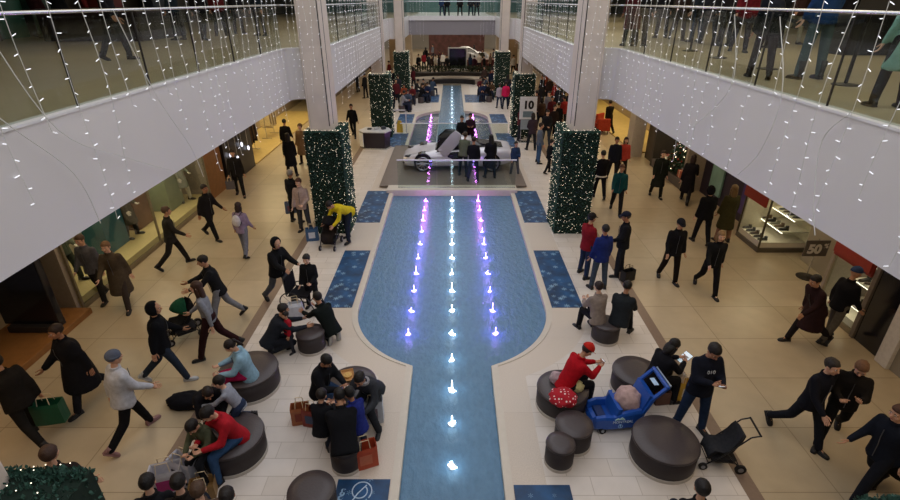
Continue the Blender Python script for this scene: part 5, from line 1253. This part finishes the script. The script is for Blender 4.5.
# crowd under the bridge
fc = [(424, 70, '#7a1f2c', 'person in crimson coat under the bridge at left'), (429, 72, '#2a2b31', 'person in charcoal beside the crimson coat'), (436, 73, '#b9b2a6', 'person in cream top under the bridge'), (443, 70, '#d2d2d4', 'person in white top left of the black screen'),
      (447, 74, '#1a1b20', 'person in black left of the black screen'), (465, 70, '#2a2430', 'person in plum right of the black screen'), (470, 73, '#20304a', 'person in navy right of the black screen'), (479, 71, '#b0a8a0', 'person in pale top before the red counter'), (484, 74, '#1b1b20', 'person in black before the red counter'),
      (490, 72, '#5a4a40', 'person in taupe before the red counter'), (419, 73, '#17181d', 'person in black at the left bridge column'), (432, 74, '#3d2f2a', 'person in dark brown behind the curved bench at left'), (439, 74, '#22242b', 'person in grey behind the curved bench left of the screen'), (474, 75, '#3b2030', 'person in mauve behind the curved bench at right'),
      (513, 74, '#c9c6c4', 'person in white shirt beyond the far right hedge'), (516, 86, '#5a3022', 'person in rust jacket beside the far right pillar'), (390, 82, '#5a1f22', 'person in dark red beyond the far left hedge'), (393, 92, '#1b1b20', 'person in black beyond the far left hedge'), (496, 76, '#2b2c33', 'person in charcoal at the right bridge column')]
for i, (px, py, tc, lab) in enumerate(fc): pp(at(px, py), (i*53) % 360, ('stand', 'idle', 'stroll')[i % 3], lab, 'jacket', tc, '#20232c', '#17110e', 'short' if i % 3 else 'long', far=2)
# --- upper level, right side (queue), feet seen through the glass
F2 = 5.30
for px, py, h, pose, top, tc, lc, sc, lab in (
  (806, 79, 10, 'stand', 'jacket', '#1f3c66', '#41555c', 1.06, 'large man in blue jacket and grey jeans on the upper right floor'),
  (757, 78, -20, 'stroll', 'puffer', '#12161c', '#22181c', .86, 'child in black with a dark backpack on the upper right floor'),
  (737, 52, 160, 'stroll', 'jacket', '#5c1620', '#26222a', 1, 'person in dark red jacket in the upper queue'),
  (722, 46, 20, 'stand', 'jacket', '#1b1b22', '#1d1d24', 1, 'person in black in the upper queue'),
  (706, 44, -10, 'stroll', 'jacket', '#22262e', '#2a3442', 1, 'person in slate jacket in the upper queue'),
  (694, 42, 30, 'stand', 'jacket', '#27313c', '#2f4059', 1, 'person in blue grey jacket in the upper queue'),
  (676, 40, 170, 'walk', 'jacket', '#3b3230', '#4a3f38', 1, 'person in brown jacket in the upper queue'),
  (660, 38, 0, 'stand', 'jacket', '#1d1f24', '#20242c', 1, 'person in charcoal jacket in the upper queue'),
  (772, 48, 10, 'stand', 'jacket', '#26252b', '#1c1c22', 1, 'person in grey black jacket behind the upper stanchions'),
  (790, 44, 180, 'stroll', 'jacket', '#3b2a2a', '#8d8a80', 1, 'person in brown jacket and pale trousers behind the upper stanchions'),
  (838, 46, 0, 'stroll', 'jacket', '#1d1d22', '#a09c90', 1, 'person in dark jacket and light trousers behind the upper stanchions'),
  (884, 107, -10, 'stand', 'dress', '#7fa79b', '#1a1a1f', .84, 'child in pale green skirt on the upper right floor'),
  (629, 46, 0, 'stand', 'coat', '#4a1f26', '#1d1c20', 1, 'person in dark red coat at the upper right corner'),
  (637, 46, 180, 'stand', 'jacket', '#1a1b20', '#1b1b20', 1, 'person in black at the upper right corner')):
    pp(at(px, py, F2), h, pose, lab, top, tc, lc, '#1a1310', 'short', sc=sc, far=0 if py > 70 else 1, extra=('backpack_k',) if px == 757 else (), shoes='#141416', boots=(px == 806))
for px, py, h, tc, lc, lab in ((121, 60, -90, '#17181d', '#1a1b20', 'person in black near the upper left glass'), (46, 38, 0, '#3a2024', '#5a6a5c', 'person in dark red on the upper left floor'), (68, 37, 10, '#1d1d22', '#2b2b30', 'person in black on the upper left floor'), (92, 33, -60, '#6a1f22', '#23242a', 'person in red on the upper left floor'),
  (180, 40, 80, '#1d2a33', '#20242c', 'person in dark teal on the upper left floor'), (205, 40, 0, '#17181c', '#1d1d22', 'person in black by the upper left shop'), (222, 36, 20, '#5a1f22', '#20242c', 'person in dark red by the upper left shop'), (240, 34, 0, '#1f2127', '#20242c', 'person in charcoal by the upper left shop'), (262, 36, 160, '#22303c', '#20242c', 'person in slate by the upper left corner')):
    pp(at(px, py, F2), h, 'stroll' if px % 2 else 'stand', lab, 'jacket', tc, lc, '#1a1310', 'short', far=1)
for px, h, tc, lc, lab in ((442, 0, '#2a3f66', '#26344f', 'person in blue at the left of the far bridge'), (447, 180, '#17181d', '#1c2030', 'person in black second from left on the far bridge'), (460, 0, '#14151a', '#17171b', 'person in black at the middle of the far bridge'), (471, 10, '#2b2d33', '#1d2c3c', 'person in grey on the right of the far bridge'), (477, 170, '#17202e', '#1b1e26', 'person in navy rightmost on the far bridge')):
    q = Vector(((px-452)*.0805, 45.0, 5.281)); pp(q, h, 'stand', lab, 'jacket', tc, lc, '#1a1310', 'short', far=2)
# mannequins in the shop windows
for i, (x, y, sd_, h, lab) in enumerate(((-9.25, 10.6, 'jacket', -90, 'pale mannequin in grey green clothes nearest in the left shop window'), (-9.35, 13.3, 'coat', -80, 'pale mannequin in a long coat in the left shop window'), (-9.2, 16.2, 'dress', -100, 'pale mannequin in a dress at the far end of the left shop window'))):
    pp(Vector((x, y, .285)), h, 'idle', lab, sd_, ('#5d6654', '#4a463c', '#8a8f80')[i], ('#3c4238', '#2a2a2c', '#c9c2b0')[i], '#d8d0c2', None, kind=('mannequin', 'mannequin'), body_col='#d6cdbb', shoes='#26221f')
# ------------------------------------------------------------------ carried and parked things
def stan(px, py, lab):
    t = E('queue_post', at(px, py, F2), 0, lab, 'stanchion', None)
    b = NB(); lathe(b, [(.19, 0), (.19, .015), (.04, .035)], 24); put('base', b, M('#2a2622', .35, .4), t)
    b = NB(); cyl(b, (0, 0, .03), (0, 0, .98), .028, n=12); cyl(b, (0, 0, .90), (0, 0, 1.0), .038, n=12); put('post', b, M('#2a2826', .3, .6), t)
    return t
ss = [stan(px, py, lab) for px, py, lab in ((845, 85, 'black queue post nearest the camera on the upper right floor'), (767, 69, 'black queue post second from the camera'), (718, 58, 'black queue post third from the camera'), (690, 51, 'black queue post farthest from the camera'))]
for a, c, lab in ((0, 1, 'nearest'), (1, 2, 'middle'), (2, 3, 'farthest')):
    p, q = ss[a].location, ss[c].location; b = NB(); d = q-p; m_ = d*.5
    rows = []
    for i in range(11):
        u = i/10; pt = p+d*u; rows.append([b.verts.new((pt.x-p.x+dx, pt.y-p.y, .93-.12*math.sin(PI*u)+dz)) for dx, dz in ((-.004, -.03), (.004, -.03), (.004, .03), (-.004, .03))])
    for r0, r1 in zip(rows[:-1], rows[1:]):
        for i in range(4): b.faces.new((r0[i], r0[(i+1) % 4], r1[(i+1) % 4], r1[i]))
    tag(put('queue_belt', b, M('#16161a', .7), None, p), f'black queue belt strung between the {lab} pair of upper posts', 'belt')
q = at(882, 12+40, F2); b = NB(); box(b, -1.2, 1.2, -.35, .35, 0, .9, .02); tag(put('dark_bench', b, M('#1c1e22', .5), None, at(880, 54, F2), 0), 'dark counter behind the queue belts on the upper right', 'counter')
# upper left dark kiosk
b = NB(); box(b, -1.6, 1.6, -1.5, 1.5, 0, .95, .03); tag(put('dark_kiosk', b, M('#231b1e', .4), None, Vector((-11.6, 19.0, F2))), 'dark kiosk counter on the upper left floor', 'counter')
b = NB(); box(b, -.05, .05, -1.2, 1.2, 0, 1.3, .01); tag(put('green_board', b, M('#3a6b5c', .4), None, at(26, 38, F2)+Vector((-.3, 0, 0))), 'dull green board by the upper left kiosk', 'board')
def hand(lab, i): return PEOPLE[lab]['hands'][i]
# strollers
p = at(186, 336); stroller(p, R(128), 'black stroller with green hood trim being pushed on the left', '#17181b', '#14432f', sc=.88)
p = at(331, 246); stroller(p, R(175), 'black stroller in front of the yellow jacket', '#26201f', '#17181b', sc=.9)
stroller(at(716, 461), R(84), 'folding black umbrella stroller parked beside the big empty ottoman', '#2e2f33', '#1b1c1f', hood=False, sc=.76)
# wheelchair with pale bag
t = E('wheelchair', at(303, 309), R(-100), 'black wheelchair behind the kneeling man on the left', 'wheelchair')
for s in (-1, 1):
    b = NB()
    for i in range(28): a, c = 2*PI*i/28, 2*PI*(i+1)/28; cyl(b, (s*.27, -.1+.29*math.cos(a), .30+.29*math.sin(a)), (s*.27, -.1+.29*math.cos(c), .30+.29*math.sin(c)), .014, n=6)
    for i in range(8): a = 2*PI*i/8; cyl(b, (s*.27, -.1, .3), (s*.27, -.1+.28*math.cos(a), .3+.28*math.sin(a)), .004, n=4)
    put('wheel', b, M('#17171a', .5), t); b = NB(); wheel(b, (s*.22, .38, .08), .08, .03); put('caster', b, M('#1c1c20', .6), t)
    b = NB(); tube(b, [(s*.24, -.25, .92), (s*.24, -.22, .48), (s*.24, .28, .46), (s*.23, .42, .14)], .012, 7); put('frame', b, M('#3a3b40', .3, .6), t)
b = NB(); box(b, -.22, .22, -.2, .24, .44, .50, .02); put('seat', b, cloth('#1a1a1e'), t); b = NB(); box(b, -.22, .22, -.26, -.22, .48, .90, .01); put('backrest', b, cloth('#1a1a1e'), t)
bag(at(297, 318), .3, .34, .24, .42, '#b9bcc4', 'white plastic bag hanging full beside the wheelchair', soft=True)
kc = kiddie_cart(at(615, 421), R(6)); kc.scale = (.78, .88, .88)
heap('scarf', at(626, 405, .33), (.20, .19, .22), '#b59a96', 'crumpled dusty pink scarf lying in the blue kiddie cart', 'scarf', seed=4)
# bags near the people
bag(hand('grey haired man in black jacket with shopping bag by left hedge', 0)*1+Vector((-.02, 0, -.56)), .3, .34, .16, .38, '#5d6c8a', 'blue pink shopping bag held by the grey haired man', patch='#8d5a6c')
bag(at(313, 240), .2, .36, .16, .40, '#3a5a80', 'blue shopping bag standing beside the left hedge', patch='#c9ced8')
bag(at(302, 421), .2, .30, .18, .36, '#9a5a34', 'orange brown paper bag leftmost at the feet of the seated group', patch='#7c2f1c')
bag(at(313, 424), -.2, .28, .16, .36, '#7c2c1e', 'dark red paper bag among the bags of the seated group', patch='#33405c')
bag(at(324, 421), .5, .24, .14, .32, '#8f3a20', 'rust paper bag beside the seated group', patch='#c9a06a')
bag(at(374, 419), .1, .34, .20, .46, '#b5b8c0', 'white printed shopping bag right of the seated group', patch='#7d6a72')
bag(at(366, 463), .35, .36, .22, .40, '#b3492b', 'orange red shopping bag beside the front stool', patch='#c26a4c')
bag(at(172, 490), .3, .42, .24, .48, '#c3c1c8', 'white shopping bag with magenta print at the bottom left', patch='#a01a6a')
bag(at(189, 479), -.3, .40, .24, .46, '#bfbec6', 'white shopping bag with dark print behind the magenta one', patch='#2a2030')
bag(at(205, 494), .3, .34, .24, .26, '#8a6b40', 'tan paper bag beside the bottom row of heads', patch='#c9a468')
bag(at(660, 402), .1, .26, .16, .28, '#5a3b30', 'brown leather bag on the floor behind the kiddie cart', 'handbag', hcol='#3a2620', name='handbag')
bag(at(673, 393), .2, .26, .16, .44, '#d3cec6', 'white shopping bag beside the seated woman in black', patch='#b98a6a')
bag(at(683, 398), -.1, .26, .16, .40, '#c9a23a', 'yellow shopping bag beside the seated woman in black', patch='#e0d8c0')
bag(at(627, 280), .5, .36, .18, .30, '#131316', 'black shoulder bag at the feet of the man in cap', 'bag', hcol='#1d1d20', name='shoulder_bag')
bag(hand('person in brown black jacket carrying a green bag at the left edge', 1)+Vector((.02, 0, -.52)), .2, .42, .20, .40, '#14523c', 'green bag carried by the person at the left edge')
bag(hand('man in dark jacket carrying a bag by the dark left shop panel', 1)+Vector((0, 0, -.44)), .2, .28, .14, .30, '#57525a', 'grey bag carried by the man at the dark shop panel')
# bundle on ottoman I: spotted red cloth, pink grey cap, pale yellow cloth
def spot_mat():
    m, n, l, b = nt('spotted_cloth'); tc = n.new('ShaderNodeTexCoord'); vo = n.new('ShaderNodeTexVoronoi'); vo.inputs['Scale'].default_value = 17; vo.inputs['Randomness'].default_value = .25
    l.new(tc.outputs['Object'], vo.inputs['Vector']); lt = n.new('ShaderNodeMath'); lt.operation = 'LESS_THAN'; lt.inputs[1].default_value = .27; l.new(vo.outputs['Distance'], lt.inputs[0])
    mx = n.new('ShaderNodeMix'); mx.data_type = 'RGBA'; mx.inputs['A'].default_value = (*lin('#a80f22'), 1); mx.inputs['B'].default_value = (*lin('#e6d6d6'), 1); l.new(lt.outputs[0], mx.inputs['Factor']); l.new(mx.outputs['Result'], b.inputs['Base Color']); b.inputs['Roughness'].default_value = .9
    return m
o = heap('spotted_coat', at(563, 400, .44), (.22, .19, .11), '#a80f22', 'red coat with white spots lying on the ottoman', 'coat', seed=2); o.data.materials.clear(); o.data.materials.append(spot_mat())
heap('pink_bundle', at(556, 381, .44), (.11, .10, .12), '#b09a9e', 'pinkish grey soft bundle behind the spotted coat', 'cloth', seed=8)
heap('yellow_bundle', at(571, 393, .44)+Vector((.13, .10, 0)), (.10, .09, .10), '#c9c08a', 'pale yellow soft bundle beside the spotted coat', 'cloth', seed=9)
heap('dark_coat', at(189, 404, .0), (.34, .18, .14), '#15151a', 'black coat dropped on the floor left of the ottoman', 'coat', seed=11)
# snack box on ottoman D
t = E('snack_box', at(348, 377, .44), .3, 'open cardboard tray of snacks on the ottoman', 'food')
b = NB(); ring_loft(b, [[Vector((x*k, y*k, z)) for x, y in ((-.11, -.16), (.11, -.16), (.11, .16), (-.11, .16))] for z, k in ((0, .9), (.05, 1), (.05, .94), (.015, .86))]); put('tray', b, M('#b98a55', .7), t)
b = NB(); lathe(b, [(.07, .02), (.075, .055), (.03, .07)], 14); put('snack', b, M('#c9a15e', .8, 0, 30, .3, .4), t)
t = E('paper_cup', at(351, 391, .44), 0, 'paper bowl with a reddish rim next to the snack tray', 'food'); b = NB(); lathe(b, [(.05, 0), (.075, .07), (.068, .07), (.05, .02)], 18); put('bowl', b, M('#b8653a', .6), t); b = NB(); ball(b, (0, 0, .045), (.062, .062, .03), 10, 6); put('filling', b, M('#e0cda0', .8, 0, 40, .4, .4), t)
# phones and tablets
def gadget(lab, w, h, hx, name, text, cat, off=(0, 0, 0)):
    P_ = PEOPLE[lab]; a, c = P_['hands']; m_ = (a+c)/2+Vector(off); b = NB(); box(b, -w/2, w/2, -h/2, h/2, -.005, .005, .003)
    f = P_['fwd']; o = put(name, b, M('#17181c', .3), None, m_, math.atan2(-f.x, f.y)); o.rotation_euler = (R(35), 0, math.atan2(-f.x, f.y)); tag(o, text, cat)
    b = NB(); box(b, -w/2+.004, w/2-.004, -h/2+.006, h/2-.006, .0052, .0062); put('screen', b, EM(hx, .7), o)
gadget('person in red jacket and red cap looking down at a phone', .08, .15, '#5b6a78', 'phone', 'dark phone held by the person in the red cap', 'phone')
gadget('woman in black jacket holding a pale blue tablet', .17, .24, '#a9c8d6', 'tablet', 'pale blue tablet held by the seated woman in black', 'tablet')
gadget('standing man in dark navy hoodie and jeans checking a phone', .08, .16, '#9fb4c4', 'phone', 'phone in the hands of the standing man in navy', 'phone')
gadget('seated man in black jacket and jeans with phone left of the snack box', .08, .15, '#b9b4a8', 'phone', 'pale phone held by the seated man left of the snack box', 'phone')

for i, (x, y, w_, hx, lab) in enumerate(((-15.2, 14.0, 1.6, '#5a1c1e', 'dark red display unit at the upper left shop wall'), (-15.2, 17.2, 1.3, '#8a8378', 'pale grey display unit at the upper left shop wall'), (-15.2, 20.5, 1.6, '#1f3d36', 'dark green display unit at the upper left shop wall'), (-15.2, 24.5, 1.8, '#6a2424', 'red brown display unit farther along the upper left wall'), (-15.2, 29, 2.2, '#2a3340', 'dark blue display unit far along the upper left wall'))):
    t = E('display_unit', (x, y, F2), 0, lab, 'display'); b = NB(); box(b, -.4, .4, -w_/2, w_/2, 0, .9, .02); put('base', b, M('#2c2624', .5), t); b = NB(); box(b, -.35, .2, -w_/2+.05, w_/2-.05, .9, 2.1, .02); put('panel', b, M(hx, .5, 0, 2, .5), t)
for px, py, h, tc, lab in ((552, 140, 200, '#241a1c', 'person in dark plum coat right of the grey hoodie'), (566, 121, 100, '#1b1d24', 'person in black blue jacket nearest behind the right pillar'), (535, 121, 30, '#3b2b2b', 'person in dark brown jacket behind the number sign'), (553, 108, 60, '#8a2a2a', 'person in bright red top far in the right crowd'), (541, 101, 120, '#17181c', 'person in black far in the right crowd by the pillar')):
    pp(at(px, py), h, 'stand', lab, 'jacket', tc, '#1c1e26', '#17110e', 'short', far=1)

pp(at(92, 545), 20, 'stroll', 'person in dark brown jacket above the near left hedge corner', 'jacket', '#2a211f', '#1c1c20', '#3d281d', 'short', fat=1.1)
hx_ = {'black': '#141418', 'charcoal': '#26272c', 'navy': '#1c2338', 'maroon': '#4e1c22', 'olive': '#3a3b2c', 'grey': '#5d5f66', 'rust': '#7a3a26', 'brown': '#40302a'}
for px, py, h, cn, lab in ((403, 96, 30, 'brown', 'standing near the far left seats'), (408, 92, 170, 'navy', 'standing behind the far left seats'), (414, 90, 60, 'maroon', 'at the back of the far left seats'), (397, 106, 200, 'maroon', 'standing left of the far left seats'), (390, 103, 100, 'charcoal', 'close behind the second left hedge'), (402, 88, 0, 'black', 'farthest behind the far left seats'),
  (492, 90, 20, 'rust', 'standing behind the far right seats'), (491, 93, 190, 'navy', 'standing left of the pink jacket'), (484, 89, 160, 'brown', 'at the back of the far right seats'), (507, 100, 0, 'charcoal', 'behind the pink jacket'),
  (440, 68, 90, 'maroon', 'walking under the bridge at left'), (450, 62, 10, 'charcoal', 'behind the tall screen'), (482, 67, 180, 'olive', 'by the red counter at right'), (493, 66, 90, 'grey', 'rightmost by the red counter'), (426, 64, 0, 'black', 'far under the bridge at left'), (433, 60, 120, 'grey', 'farthest under the bridge at left'), (474, 61, 60, 'black', 'farthest under the bridge at right'),
  (528, 115, 10, 'black', 'right behind the number sign'), (561, 122, 80, 'charcoal', 'deep in the right crowd by the pillar'), (550, 128, 170, 'maroon', 'in the middle of the right crowd'), (540, 130, 20, 'brown', 'left in the middle of the right crowd'), (561, 103, 0, 'olive', 'at the far edge of the right crowd'), (545, 96, 100, 'rust', 'farthest down the right concourse'), (520, 92, 0, 'black', 'between the two far right hedges'), (516, 97, 160, 'brown', 'beside the far right hedge')):
    pp(at(px, py), h, 'stand' if px % 2 else 'idle', f'person in {cn} {lab}', 'jacket', hx_[cn], '#1c1f28', '#17110e', 'short' if px % 3 else 'bob', far=2)
bpy.data.objects.remove(_tmp)
for o in list(C.objects): SC0.objects.link(o)
bpy.data.collections.remove(C)
